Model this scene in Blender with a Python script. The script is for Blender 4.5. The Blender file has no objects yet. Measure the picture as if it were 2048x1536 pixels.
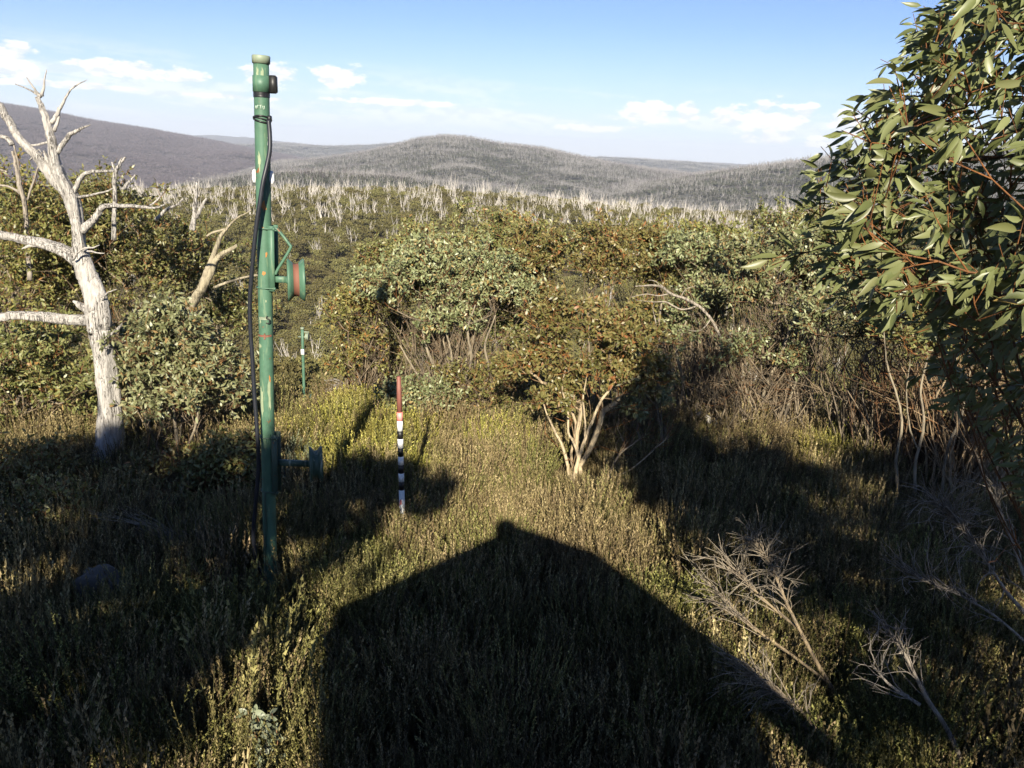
import bpy, math, random
import numpy as np
from mathutils import Vector, Matrix

rng = np.random.default_rng(7)
random.seed(7)
scene = bpy.context.scene
COL = scene.collection

# ------------------------------------------------------------------ camera
PW, PH, F = 2048.0, 1536.0, 1607.0          # photograph's size and focal length in its pixels
PITCH, ROLL = math.radians(16.2), math.radians(2.4)
CAM = np.array([0.0, 0.0, 4.2])
fw = np.array([0, math.cos(PITCH), -math.sin(PITCH)])
r0 = np.array([1.0, 0, 0]); u0 = np.array([0, math.sin(PITCH), math.cos(PITCH)])
rt = math.cos(ROLL) * r0 + math.sin(ROLL) * u0
up = -math.sin(ROLL) * r0 + math.cos(ROLL) * u0
cd = bpy.data.cameras.new('camera'); cam = bpy.data.objects.new('camera', cd); COL.objects.link(cam)
cd.sensor_fit = 'HORIZONTAL'; cd.sensor_width = 36.0; cd.lens = 36.0 * F / PW
cd.clip_start = 0.05; cd.clip_end = 40000
m = Matrix.Identity(4)
for i in range(3):
    m[i][0], m[i][1], m[i][2], m[i][3] = rt[i], up[i], -fw[i], CAM[i]
cam.matrix_world = m
scene.camera = cam

# ------------------------------------------------------------------ sun, sky, exposure
SUN_EL = math.radians(25.8)
sd = bpy.data.lights.new('sun', 'SUN'); sun = bpy.data.objects.new('sun', sd); COL.objects.link(sun)
sd.energy = 5.0; sd.angle = math.radians(0.55); sd.color = (1.0, 0.91, 0.75)
sun.rotation_euler = (math.pi / 2 - SUN_EL, 0, 0); sun.location = (0, -30, 30)
SUNDIR = np.array([0, -math.cos(SUN_EL), math.sin(SUN_EL)])
SKY_STRENGTH = 0.051
CLOUD_SHADE, CLOUD_WHITE, HORIZON = (6.9, 7.5, 8.4), (9.6, 9.7, 9.8), (6.3, 7.3, 8.3, 1)
scene.view_settings.view_transform = 'Standard'
scene.view_settings.look = 'None'
scene.view_settings.exposure = 1.27
scene.view_settings.gamma = 1.0
scene.view_settings.use_curve_mapping = False
scene.render.engine = 'CYCLES'
cy = scene.cycles
cy.max_bounces = 3; cy.diffuse_bounces = 1; cy.glossy_bounces = 1; cy.transmission_bounces = 2
cy.volume_bounces = 0; cy.transparent_max_bounces = 4
cy.caustics_reflective = False; cy.caustics_refractive = False
cy.use_adaptive_sampling = True; cy.adaptive_threshold = 0.02
cy.use_denoising = True
try:
    cy.denoiser = 'OPENIMAGEDENOISE'; cy.denoising_input_passes = 'RGB_ALBEDO_NORMAL'
except Exception:
    pass


def ray(px, py):
    px = np.asarray(px, float); py = np.asarray(py, float)
    a = ((px - PW / 2) / F)[..., None]; b = ((PH / 2 - py) / F)[..., None]
    return fw + a * rt + b * up


def at(px, py, Y):
    d = ray(px, py)
    Y = np.asarray(Y, float)
    return CAM + d * (Y / d[..., 1])[..., None]


def at_z(px, py, z):
    d = ray(px, py)
    return CAM + d * ((z - CAM[2]) / d[..., 2])[..., None]


def proj(p):
    q = np.asarray(p, float) - CAM
    w = q @ fw
    return np.stack([PW / 2 + F * (q @ rt) / w, PH / 2 - F * (q @ up) / w, w], -1)


def ppm(p):
    """photo pixels per metre at a point"""
    return F / ((np.asarray(p, float) - CAM) @ fw)


def azel(px, py):
    d = ray(px, py)
    return math.atan2(d[0], d[1]), math.atan2(d[2], math.hypot(d[0], d[1]))


# ------------------------------------------------------------------ node helpers
def new_mat(name):
    mt = bpy.data.materials.new(name); mt.use_nodes = True
    nt = mt.node_tree; nt.nodes.clear()
    return mt, nt


class N:
    def __init__(self, nt): self.nt = nt

    def __call__(self, kind, inp=None, **kw):
        n = self.nt.nodes.new(kind)
        for k, v in kw.items(): setattr(n, k, v)
        for k, v in (inp or {}).items():
            s = n.inputs[k]
            if isinstance(v, bpy.types.NodeSocket): self.nt.links.new(v, s)
            else: s.default_value = v
        return n

    def math(self, op, a, b=0.0, c=0.0, clamp=False):
        n = self.nt.nodes.new('ShaderNodeMath'); n.operation = op; n.use_clamp = clamp
        for i, v in enumerate((a, b, c)):
            if isinstance(v, bpy.types.NodeSocket): self.nt.links.new(v, n.inputs[i])
            else: n.inputs[i].default_value = v
        return n.outputs[0]

    def mix(self, f, a, b, blend='MIX'):
        n = self.nt.nodes.new('ShaderNodeMix'); n.data_type = 'RGBA'; n.blend_type = blend
        for s, v in ((n.inputs[0], f), (n.inputs[6], a), (n.inputs[7], b)):
            if isinstance(v, bpy.types.NodeSocket): self.nt.links.new(v, s)
            else: s.default_value = v if not isinstance(v, tuple) or len(v) == 4 else (*v, 1)
        return n.outputs[2]

    def ramp(self, f, stops, interp='LINEAR'):
        n = self.nt.nodes.new('ShaderNodeValToRGB'); cr = n.color_ramp; cr.interpolation = interp
        while len(cr.elements) < len(stops): cr.elements.new(0.5)
        for e, (p, c) in zip(cr.elements, stops):
            e.position = p; e.color = (*c, 1) if len(c) == 3 else c
        if isinstance(f, bpy.types.NodeSocket): self.nt.links.new(f, n.inputs[0])
        return n.outputs[0]

    def smooth(self, v, a, b):
        n = self.nt.nodes.new('ShaderNodeMapRange'); n.interpolation_type = 'SMOOTHSTEP'
        self.nt.links.new(v, n.inputs[0]); n.inputs[1].default_value = a; n.inputs[2].default_value = b
        return n.outputs[0]


# ------------------------------------------------------------------ world: clear sky with low broken cloud
w = bpy.data.worlds.new('World'); scene.world = w; w.use_nodes = True
nt = w.node_tree; nt.nodes.clear(); n = N(nt)
sky = n('ShaderNodeTexSky', sky_type='NISHITA', sun_disc=False)
sky.sun_elevation = SUN_EL; sky.sun_rotation = math.pi
sky.altitude = 1500; sky.air_density = 1.0; sky.dust_density = 0.2; sky.ozone_density = 2.0
tc = n('ShaderNodeTexCoord')
sep = n('ShaderNodeSeparateXYZ', {0: tc.outputs['Generated']})
az = n.math('ARCTAN2', sep.outputs[0], sep.outputs[1])
el = n.math('ARCSINE', sep.outputs[2])


def cloud_noise(su, sv, scale, detail, rough, off=0.0, shear=0.0, lift=0.0):
    u = n.math('MULTIPLY', az, su)
    v = n.math('MULTIPLY', n.math('MULTIPLY_ADD', az, shear, n.math('ADD', el, lift)), sv)
    c = n('ShaderNodeCombineXYZ', {0: u, 1: v, 2: off})
    t = n('ShaderNodeTexNoise', {'Vector': c.outputs[0], 'Scale': scale, 'Detail': detail, 'Roughness': rough})
    return t.outputs[0]


nbig = cloud_noise(4.0, 46.0, 1.0, 3, 0.55, 3.1, 0.055)
nfine = cloud_noise(30.0, 70.0, 1.0, 5, 0.6, 8.4)
nlift = cloud_noise(30.0, 70.0, 1.0, 3, 0.6, 8.4, 0.0, 0.006)
# long thin banks that hang low over the horizon
band = n.math('MULTIPLY', n.smooth(el, 0.012, 0.04), n.math('SUBTRACT', 1.0, n.smooth(n.math('MULTIPLY_ADD', az, 0.03, el), 0.035, 0.095)))
wisp = n.math('MULTIPLY', n.smooth(n.math('MULTIPLY_ADD', nfine, 0.35, nbig), 0.60, 0.76), band)
# separate heaps: (pixel x, pixel y, half width, half height)
puffs = [(678, 152, 62, 22), (240, 138, 95, 17), (340, 150, 80, 12), (540, 150, 70, 22), (0, 118, 70, 34), (110, 168, 120, 7), (480, 194, 120, 6), (780, 204, 130, 7), (1190, 256, 100, 9),
         (1550, 234, 90, 34), (1376, 228, 26, 20), (1690, 246, 42, 24), (1290, 222, 55, 24), (1450, 234, 34, 20),
         (1540, 276, 52, 15), (1640, 280, 38, 16)]
cv = n('ShaderNodeCombineXYZ', {0: az, 1: el}).outputs[0]
qm = None
for px, py, hw, hh in puffs:
    a0, e0 = azel(px, py)
    sx, sy = F / hw, F / hh
    t = n('ShaderNodeVectorMath', {0: cv, 1: (sx, sy, 0), 2: (-a0 * sx, -e0 * sy, 0)}, operation='MULTIPLY_ADD').outputs[0]
    q = n('ShaderNodeVectorMath', {0: t, 1: t}, operation='DOT_PRODUCT').outputs['Value']
    qm = q if qm is None else n.math('MINIMUM', qm, q)
f = n.math('MULTIPLY_ADD', nfine, 4.4, n.math('SUBTRACT', -1.35, qm))
heap = n.smooth(f, -0.1, 0.45)
cov = n.math('MAXIMUM', n.math('MULTIPLY', wisp, 0.6), heap)
lit = n.smooth(n.math('SUBTRACT', n.math('MULTIPLY_ADD', nfine, 0.35, nfine), nlift), 0.0, 0.22)
cloudcol = n.mix(n.math('MAXIMUM', lit, 0.25), CLOUD_SHADE, CLOUD_WHITE)
air = n.mix(1.0, sky.outputs[0], (0.78, 0.86, 1.12, 1), 'MULTIPLY')
low = n.math('SUBTRACT', 1.0, n.smooth(el, -0.02, 0.15))
air = n.mix(n.math('MULTIPLY', low, 0.75), air, HORIZON)
col = n.mix(n.math('MULTIPLY', cov, 0.92), air, cloudcol)
bg = n('ShaderNodeBackground', {'Color': col, 'Strength': SKY_STRENGTH})
wo = n('ShaderNodeOutputWorld', {'Surface': bg.outputs[0]})
w.cycles.sampling_method = 'MANUAL'; w.cycles.sample_map_resolution = 256


# ------------------------------------------------------------------ object helpers
def tag(o, label=None, cat=None, group=None, kind=None):
    if label: o['label'] = label
    if cat: o['category'] = cat
    if group: o['group'] = group
    if kind: o['kind'] = kind
    return o


def empty(name, loc, label, cat, group=None):
    o = bpy.data.objects.new(name, None); COL.objects.link(o)
    o.location = tuple(loc); o.empty_display_size = 0.2
    o.matrix_world = Matrix.Translation(tuple(loc))
    return tag(o, label, cat, group)


class Buf:
    """collects geometry in world space, then links it as ONE mesh object"""

    def __init__(self):
        self.v = []; self.f = {3: [], 4: []}; self.r = []; self.n = 0; self.poly = []

    def add(self, v, faces, r=0.5):
        v = np.asarray(v, float); faces = np.asarray(faces, int)
        self.v.append(v)
        self.r.append(np.broadcast_to(np.asarray(r, float), (len(v),)).copy())
        if faces.size: self.f[faces.shape[1]].append(faces + self.n)
        self.n += len(v)

    def mesh(self, name, mat, smooth=False, origin=(0, 0, 0)):
        me = bpy.data.meshes.new(name)
        v = np.concatenate(self.v) - np.asarray(origin, float)
        tri = np.concatenate(self.f[3]) if self.f[3] else np.zeros((0, 3), int)
        quad = np.concatenate(self.f[4]) if self.f[4] else np.zeros((0, 4), int)
        nl = tri.size + quad.size
        me.vertices.add(len(v)); me.vertices.foreach_set('co', v.astype(np.float32).ravel())
        me.loops.add(nl); me.loops.foreach_set('vertex_index', np.concatenate([tri.ravel(), quad.ravel()]).astype(np.int32))
        me.polygons.add(len(tri) + len(quad))
        st = np.concatenate([np.arange(len(tri)) * 3, tri.size + np.arange(len(quad)) * 4])
        me.polygons.foreach_set('loop_start', st.astype(np.int32))
        if smooth: me.polygons.foreach_set('use_smooth', np.ones(len(tri) + len(quad), bool))
        at_ = me.attributes.new('rnd', 'FLOAT', 'POINT')
        at_.data.foreach_set('value', np.concatenate(self.r).astype(np.float32))
        me.update(calc_edges=True); me.validate()
        if mat: me.materials.append(mat)
        return me

    def build(self, name, mat, parent=None, smooth=False, origin=None):
        o0 = np.zeros(3) if origin is None else np.asarray(origin, float)
        if parent is not None: o0 = np.array(parent.matrix_world.translation) if origin is None else o0
        o = bpy.data.objects.new(name, self.mesh(name, mat, smooth, o0)); COL.objects.link(o)
        if parent is not None:
            o.parent = parent
            if origin is not None: o.location = Vector(o0) - parent.matrix_world.translation
        else:
            o.location = tuple(o0)
        return o


def frames(t):
    t = t / np.maximum(np.linalg.norm(t, axis=-1, keepdims=True), 1e-9)
    h = np.where(np.abs(t[..., 2:3]) > 0.9, np.array([1.0, 0, 0]), np.array([0, 0, 1.0]))
    a = np.cross(t, h); a /= np.linalg.norm(a, axis=-1, keepdims=True)
    b = np.cross(t, a)
    return t, a, b


def segs(buf, p0, p1, ra, rb, sides=5, r=0.5):
    """many tapered segments at once"""
    p0 = np.asarray(p0, float); p1 = np.asarray(p1, float)
    t, a, b = frames(p1 - p0)
    ang = np.arange(sides) * 2 * math.pi / sides
    ring = a[:, None] * np.cos(ang)[None, :, None] + b[:, None] * np.sin(ang)[None, :, None]
    v = np.concatenate([p0[:, None] + ring * np.asarray(ra)[:, None, None], p1[:, None] + ring * np.asarray(rb)[:, None, None]], 1)
    k = np.arange(sides); k2 = (k + 1) % sides
    q = np.stack([k, k2, k2 + sides, k + sides], 1)
    f = (q[None] + (np.arange(len(p0)) * 2 * sides)[:, None, None]).reshape(-1, 4)
    rr = np.broadcast_to(np.asarray(r, float), (len(p0),))
    buf.add(v.reshape(-1, 3), f, np.repeat(rr, 2 * sides))


def catmull(P, per=6):
    P = np.asarray(P, float)
    if len(P) < 3: per = max(per, 2)
    Q = np.vstack([2 * P[0] - P[1], P, 2 * P[-1] - P[-2]])
    out = []
    for i in range(1, len(Q) - 2):
        for s in np.arange(per) / per:
            a, b, c, d = Q[i - 1], Q[i], Q[i + 1], Q[i + 2]
            out.append(0.5 * (2 * b + (c - a) * s + (2 * a - 5 * b + 4 * c - d) * s * s + (3 * b - a - 3 * c + d) * s ** 3))
    out.append(P[-1])
    return np.array(out)


def tube(buf, P, R, sides=8, r=0.5, lump=0.0, cap=True, seed=0, tw=None):
    """smooth tube along a polyline with a radius per point; lump makes the section uneven"""
    P = np.asarray(P, float); R = np.broadcast_to(np.asarray(R, float), (len(P),))
    t = np.gradient(P, axis=0); t /= np.maximum(np.linalg.norm(t, axis=1, keepdims=True), 1e-9)
    a = np.zeros_like(P)
    h = np.array([0, 0, 1.0]) if abs(t[0, 2]) < 0.9 else np.array([1.0, 0, 0])
    a[0] = np.cross(t[0], h); a[0] /= np.linalg.norm(a[0])
    for i in range(1, len(P)):
        x = a[i - 1] - t[i] * (a[i - 1] @ t[i]); a[i] = x / max(np.linalg.norm(x), 1e-9)
    b = np.cross(t, a)
    ang = np.arange(sides) * 2 * math.pi / sides
    rad = np.repeat(R[:, None], sides, 1)
    if lump:
        g = np.random.default_rng(seed + 11)
        ph = g.uniform(0, 6.28, 4)
        L = np.concatenate([[0], np.cumsum(np.linalg.norm(np.diff(P, axis=0), axis=1))])[:, None]
        rad = rad * (1 + lump * (np.sin(3 * ang[None] + 2.1 * L + ph[0]) * .5 + np.sin(5 * ang[None] - 3.7 * L + ph[1]) * .35
                                 + np.sin(2 * ang[None] + 9 * L + ph[2]) * .3 + g.normal(0, .08, rad.shape)))
        if sides >= 18:
            RG = g.normal(0, 1, 14); fld = np.zeros_like(rad)
            for q_, l_ in enumerate(L[:, 0]): fld[q_] = np.interp((ang + l_ * .55 + .35 * math.sin(l_ * 5)) % 6.2832, np.linspace(0, 6.2832, 15), np.append(RG, RG[0]))
            rad = rad * (1 + .055 * fld)
    ring = a[:, None] * np.cos(ang)[None, :, None] + b[:, None] * np.sin(ang)[None, :, None]
    v = (P[:, None] + ring * rad[..., None]).reshape(-1, 3)
    k = np.arange(sides); k2 = (k + 1) % sides
    q = np.stack([k, k2, k2 + sides, k + sides], 1)
    f = (q[None] + (np.arange(len(P) - 1) * sides)[:, None, None]).reshape(-1, 4)
    n0 = buf.n
    buf.add(v, f, r)
    if cap:
        for end, idx in ((0, 0), (1, len(P) - 1)):
            c = P[idx][None]
            o = buf.n
            buf.add(c, np.zeros((0, 3), int), r)
            ri = n0 + idx * sides + k
            tr = np.stack([ri, n0 + idx * sides + k2, np.full(sides, o)], 1)
            if end == 0: tr = tr[:, ::-1]
            buf.f[3].append(tr)


def lathe(buf, c, axis, prof, sides=32, r=0.5, closed=False):
    """profile of (along axis, radius) turned about an axis"""
    axis = np.asarray(axis, float); t, a, b = frames(axis[None]); t, a, b = t[0], a[0], b[0]
    ang = np.arange(sides) * 2 * math.pi / sides
    v = []
    for s, rad in prof:
        v.append(np.asarray(c) + t * s + (a[None] * np.cos(ang)[:, None] + b[None] * np.sin(ang)[:, None]) * rad)
    v = np.concatenate(v)
    k = np.arange(sides); k2 = (k + 1) % sides
    q = np.stack([k, k2, k2 + sides, k + sides], 1)
    f = (q[None] + (np.arange(len(prof) - 1) * sides)[:, None, None]).reshape(-1, 4)
    buf.add(v, f, r)


def box(buf, c, ax, ay, az_, r=0.5, bev=0.0):
    """box from centre and three half axes; small bevel by a shrunk top and bottom ring"""
    c = np.asarray(c, float); ax, ay, az_ = (np.asarray(x, float) for x in (ax, ay, az_))
    s = [(-1, -1), (1, -1), (1, 1), (-1, 1)]
    if bev:
        lx, ly, lz = (np.linalg.norm(x) for x in (ax, ay, az_))
        kx, ky, kz = 1 - bev / lx, 1 - bev / ly, 1 - bev / lz
        rings = [(-1, kx, ky), (-kz, 1, 1), (kz, 1, 1), (1, kx, ky)]
    else:
        rings = [(-1, 1, 1), (1, 1, 1)]
    v = [c + ax * p * i + ay * q * j + az_ * h for h, i, j in rings for p, q in s]
    f = [(3, 2, 1, 0)]
    for k in range(len(rings) - 1):
        f += [(k * 4 + i, k * 4 + (i + 1) % 4, k * 4 + 4 + (i + 1) % 4, k * 4 + 4 + i) for i in range(4)]
    o = 4 * (len(rings) - 1); f += [(o, o + 1, o + 2, o + 3)]
    buf.add(v, f, r)


def leaves(buf, p, d, nrm, L, W, r, curve=0.12, seg=2):
    """lance-shaped folded leaves, all at once"""
    p = np.asarray(p, float); d = d / np.linalg.norm(d, axis=1, keepdims=True)
    s = np.cross(d, nrm); s /= np.maximum(np.linalg.norm(s, axis=1, keepdims=True), 1e-9)
    nn = np.cross(s, d)
    L = np.broadcast_to(np.asarray(L, float), (len(p),))[:, None]; W = np.broadcast_to(np.asarray(W, float), (len(p),))[:, None]
    if seg == 1:
        V = np.stack([p, p + d * L * .45 + s * W * .5 + nn * L * .03, p + d * L - nn * L * curve, p + d * L * .45 - s * W * .5 + nn * L * .03], 1)
        f = np.array([(0, 1, 2), (0, 2, 3)])
    else:
        V = np.stack([p, p + d * L * .28 + s * W * .42 + nn * L * .03, p + d * L * .28 - s * W * .42 + nn * L * .03,
                      p + d * L * .62 + s * W * .44 - nn * L * curve * .2, p + d * L * .62 - s * W * .44 - nn * L * curve * .2,
                      p + d * L - nn * L * curve], 1)
        f = np.array([(0, 2, 1), (1, 2, 4), (1, 4, 3), (3, 4, 5)])
    k = V.shape[1]
    buf.add(V.reshape(-1, 3), (f[None] + (np.arange(len(p)) * k)[:, None, None]).reshape(-1, 3), np.repeat(np.broadcast_to(r, (len(p),)), k))


def unit(a):
    return a / np.maximum(np.linalg.norm(a, axis=-1, keepdims=True), 1e-9)


def scatter(name, pts, rot, scl, idx, meshes, label, cat):
    """one uncountable mass: instances of small meshes on given points"""
    src = bpy.data.collections.new(name + '_source')
    for i, me in enumerate(meshes):
        src.objects.link(bpy.data.objects.new('%s_source_%02d' % (name, i), me))
    me = bpy.data.meshes.new(name); k = len(pts)
    me.vertices.add(k); me.vertices.foreach_set('co', np.asarray(pts, np.float32).ravel())
    for nm, ty, key, arr in (('rot', 'FLOAT_VECTOR', 'vector', rot), ('scl', 'FLOAT_VECTOR', 'vector', scl), ('vi', 'INT', 'value', idx)):
        a = me.attributes.new(nm, ty, 'POINT'); a.data.foreach_set(key, np.asarray(arr, np.int32 if ty == 'INT' else np.float32).ravel())
    o = bpy.data.objects.new(name, me); COL.objects.link(o)
    g = bpy.data.node_groups.new(name + '_scatter', 'GeometryNodeTree')
    g.interface.new_socket('Geometry', in_out='INPUT', socket_type='NodeSocketGeometry')
    g.interface.new_socket('Geometry', in_out='OUTPUT', socket_type='NodeSocketGeometry')
    gi = g.nodes.new('NodeGroupInput'); go = g.nodes.new('NodeGroupOutput')
    ci = g.nodes.new('GeometryNodeCollectionInfo'); ci.inputs['Collection'].default_value = src
    ci.inputs['Separate Children'].default_value = True; ci.inputs['Reset Children'].default_value = True
    ip = g.nodes.new('GeometryNodeInstanceOnPoints'); ip.inputs['Pick Instance'].default_value = True

    def named(nm, ty):
        x = g.nodes.new('GeometryNodeInputNamedAttribute'); x.data_type = ty; x.inputs['Name'].default_value = nm
        return [s for s in x.outputs if s.name == 'Attribute' and s.enabled][0]
    e2r = g.nodes.new('FunctionNodeEulerToRotation')
    g.links.new(named('rot', 'FLOAT_VECTOR'), e2r.inputs[0])
    g.links.new(gi.outputs[0], ip.inputs['Points']); g.links.new(ci.outputs[0], ip.inputs['Instance'])
    g.links.new(named('vi', 'INT'), ip.inputs['Instance Index'])
    g.links.new(e2r.outputs[0], ip.inputs['Rotation']); g.links.new(named('scl', 'FLOAT_VECTOR'), ip.inputs['Scale'])
    g.links.new(ip.outputs[0], go.inputs[0])
    md = o.modifiers.new('scatter', 'NODES'); md.node_group = g
    tag(o, label, cat, kind='stuff')
    return o


# ------------------------------------------------------------------ materials
def rnd_attr(n):
    return n('ShaderNodeAttribute', attribute_name='rnd').outputs['Fac']


def leaf_mat(name, stops, rough=0.42, trans=0.22, spec=0.45, vary=0.25):
    mt, nt = new_mat(name); n = N(nt)
    c = n.ramp(rnd_attr(n), stops)
    oi = n('ShaderNodeObjectInfo')
    c = n('ShaderNodeHueSaturation', {'Hue': n.math('ADD', 0.5 - 0.012, n.math('MULTIPLY', oi.outputs['Random'], 0.024)),
                                      'Saturation': 1.0, 'Value': n.math('ADD', 1 - vary / 2, n.math('MULTIPLY', oi.outputs['Random'], vary)), 'Color': c}).outputs[0]
    if spec <= .2:
        p = n('ShaderNodeBsdfDiffuse', {'Color': c})
        n('ShaderNodeOutputMaterial', {0: p.outputs[0]}); return mt
    p = n('ShaderNodeBsdfPrincipled', {'Base Color': c, 'Roughness': rough, 'Specular IOR Level': spec})
    if trans <= 0:
        n('ShaderNodeOutputMaterial', {0: p.outputs[0]}); return mt
    t = n('ShaderNodeBsdfTranslucent', {'Color': n.mix(0.5, c, (0.10, 0.11, 0.01, 1))})
    x = n('ShaderNodeMixShader', {0: trans, 1: p.outputs[0], 2: t.outputs[0]})
    n('ShaderNodeOutputMaterial', {0: x.outputs[0]})
    return mt


def bark_mat(name, stops, grain=18.0, bump=0.6, rough=0.85, patch=None):
    """stops run from thick wood (0) to thin twig (1)"""
    mt, nt = new_mat(name); n = N(nt)
    c = n.ramp(rnd_attr(n), stops)
    if bump == 0:
        n('ShaderNodeOutputMaterial', {0: n('ShaderNodeBsdfDiffuse', {'Color': c}).outputs[0]}); return mt
    tc = n('ShaderNodeTexCoord')
    mp = n('ShaderNodeMapping', {'Vector': tc.outputs['Object'], 'Scale': (1, 1, 0.18)})
    a = n('ShaderNodeTexNoise', {'Vector': mp.outputs[0], 'Scale': grain, 'Detail': 6.0, 'Roughness': 0.65}).outputs[0]
    b = n('ShaderNodeTexNoise', {'Vector': tc.outputs['Object'], 'Scale': 3.0, 'Detail': 4.0}).outputs[0]
    k = n.ramp(a, [(0.3, (0.38, 0.36, 0.34)), (0.5, (0.9, 0.9, 0.9)), (0.8, (1.2, 1.18, 1.14))])
    c = n.mix(0.8, c, k, 'MULTIPLY')
    mp2 = n('ShaderNodeMapping', {'Vector': tc.outputs['Object'], 'Scale': (1, 1, 0.07)})
    cr = n('ShaderNodeTexNoise', {'Vector': mp2.outputs[0], 'Scale': grain * 1.4, 'Detail': 5.0, 'Roughness': 0.6, 'Distortion': 0.4}).outputs[0]
    ck = n.math('MULTIPLY', n.math('SUBTRACT', 1.0, n.smooth(n.math('ABSOLUTE', n.math('SUBTRACT', cr, 0.5)), 0.0, 0.035)), n.smooth(b, 0.38, 0.6))
    c = n.mix(n.math('MULTIPLY', ck, 0.9), c, (0.05, 0.042, 0.036, 1))
    if patch: c = n.mix(n.smooth(b, 0.55, 0.68), c, (*patch, 1))
    bp = n('ShaderNodeBump', {'Strength': bump, 'Distance': 0.03, 'Height': n.math('SUBTRACT', a, n.math('MULTIPLY', ck, 0.6))})
    p = n('ShaderNodeBsdfPrincipled', {'Base Color': c, 'Roughness': rough, 'Specular IOR Level': 0.2, 'Normal': bp.outputs[0]})
    n('ShaderNodeOutputMaterial', {0: p.outputs[0]})
    return mt


def paint_mat(name, base, rust=0.0, rough=0.5, metal=0.0, worn=(0.33, 0.36, 0.26), spec=0.4, grime=0.4):
    mt, nt = new_mat(name); n = N(nt)
    tc = n('ShaderNodeTexCoord')
    a = n('ShaderNodeTexNoise', {'Vector': tc.outputs['Object'], 'Scale': 9.0, 'Detail': 7.0, 'Roughness': 0.6}).outputs[0]
    mp = n('ShaderNodeMapping', {'Vector': tc.outputs['Object'], 'Scale': (14, 14, 2.0)})
    b = n('ShaderNodeTexNoise', {'Vector': mp.outputs[0], 'Scale': 1.6, 'Detail': 6.0, 'Roughness': 0.6}).outputs[0]
    d = n('ShaderNodeTexNoise', {'Vector': tc.outputs['Object'], 'Scale': 30.0, 'Detail': 4.0}).outputs[0]
    c = n.mix(n.math('MULTIPLY', n.smooth(a, 0.42, 0.72), grime), (*base, 1), (base[0] * .6, base[1] * .62, base[2] * .62, 1))
    c = n.mix(n.math('MULTIPLY', n.smooth(b, 0.56, 0.66), 0.55), c, (*worn, 1))
    if rust:
        f = n.smooth(n.math('ADD', n.math('MULTIPLY', a, 0.6), n.math('MULTIPLY', d, 0.4)), 0.66 - rust * .16, 0.69 - rust * .16)
        c = n.mix(f, c, n.mix(d, (0.30, 0.10, 0.025, 1), (0.16, 0.05, 0.02, 1)))
    bp = n('ShaderNodeBump', {'Strength': 0.25, 'Distance': 0.004, 'Height': a})
    p = n('ShaderNodeBsdfPrincipled', {'Base Color': c, 'Roughness': rough, 'Metallic': metal, 'Specular IOR Level': spec, 'Normal': bp.outputs[0]})
    n('ShaderNodeOutputMaterial', {0: p.outputs[0]})
    return mt


M = {}
M['leaf'] = leaf_mat('snow_gum_leaf', [(0.0, (0.085, 0.095, 0.026)), (0.35, (0.155, 0.165, 0.05)), (0.7, (0.23, 0.235, 0.095)), (0.9, (0.27, 0.235, 0.08)), (1.0, (0.27, 0.15, 0.05))])
M['leaf_grey'] = leaf_mat('snow_gum_leaf_grey', [(0.0, (0.09, 0.10, 0.04)), (0.4, (0.18, 0.195, 0.085)), (0.8, (0.285, 0.30, 0.16)), (1.0, (0.27, 0.18, 0.07))])
M['leaf_gold'] = leaf_mat('snow_gum_leaf_golden', [(0.0, (0.085, 0.09, 0.022)), (0.35, (0.16, 0.155, 0.045)), (0.7, (0.235, 0.215, 0.075)), (0.92, (0.26, 0.20, 0.065)), (1.0, (0.27, 0.13, 0.04))])
M['leaf_near'] = leaf_mat('gum_leaf_close', [(0.0, (0.08, 0.092, 0.03)), (0.5, (0.14, 0.152, 0.056)), (0.93, (0.205, 0.212, 0.095)), (1.0, (0.26, 0.16, 0.05))], rough=0.40, trans=0.25)
M['leaf_blue'] = leaf_mat('seedling_leaf', [(0.0, (0.15, 0.175, 0.105)), (0.8, (0.24, 0.265, 0.17)), (1.0, (0.28, 0.16, 0.08))])
M['stem'] = bark_mat('gum_stem_bark', [(0.0, (0.26, 0.22, 0.155)), (0.4, (0.22, 0.18, 0.125)), (0.8, (0.185, 0.135, 0.085)), (1.0, (0.25, 0.11, 0.04))], patch=(0.13, 0.11, 0.085))
M['stem_pale'] = bark_mat('gum_pale_bark', [(0.0, (0.46, 0.37, 0.24)), (0.45, (0.33, 0.245, 0.15)), (0.8, (0.17, 0.11, 0.06)), (1.0, (0.27, 0.11, 0.035))])
M['stem_dark'] = bark_mat('gum_dark_bark', [(0.0, (0.12, 0.09, 0.06)), (0.6, (0.11, 0.07, 0.042)), (1.0, (0.20, 0.085, 0.03))])
M['dead'] = bark_mat('bleached_dead_wood', [(0.0, (0.45, 0.425, 0.39)), (1.0, (0.38, 0.355, 0.325))], grain=30, bump=1.0)
M['dead_grey'] = bark_mat('grey_dead_wood', [(0.0, (0.32, 0.28, 0.23)), (1.0, (0.27, 0.235, 0.19))], grain=22)
M['dead_lichen'] = bark_mat('lichened_dead_wood', [(0.0, (0.33, 0.29, 0.20)), (1.0, (0.28, 0.24, 0.18))], patch=(0.09, 0.08, 0.06))
M['dead_far'] = bark_mat('far_bleached_wood', [(0.0, (0.50, 0.465, 0.42)), (1.0, (0.42, 0.385, 0.345))], bump=0.0)
M['twig'] = bark_mat('dry_twig', [(0.0, (0.33, 0.25, 0.15)), (0.5, (0.27, 0.22, 0.16)), (1.0, (0.29, 0.25, 0.19))])


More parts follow.
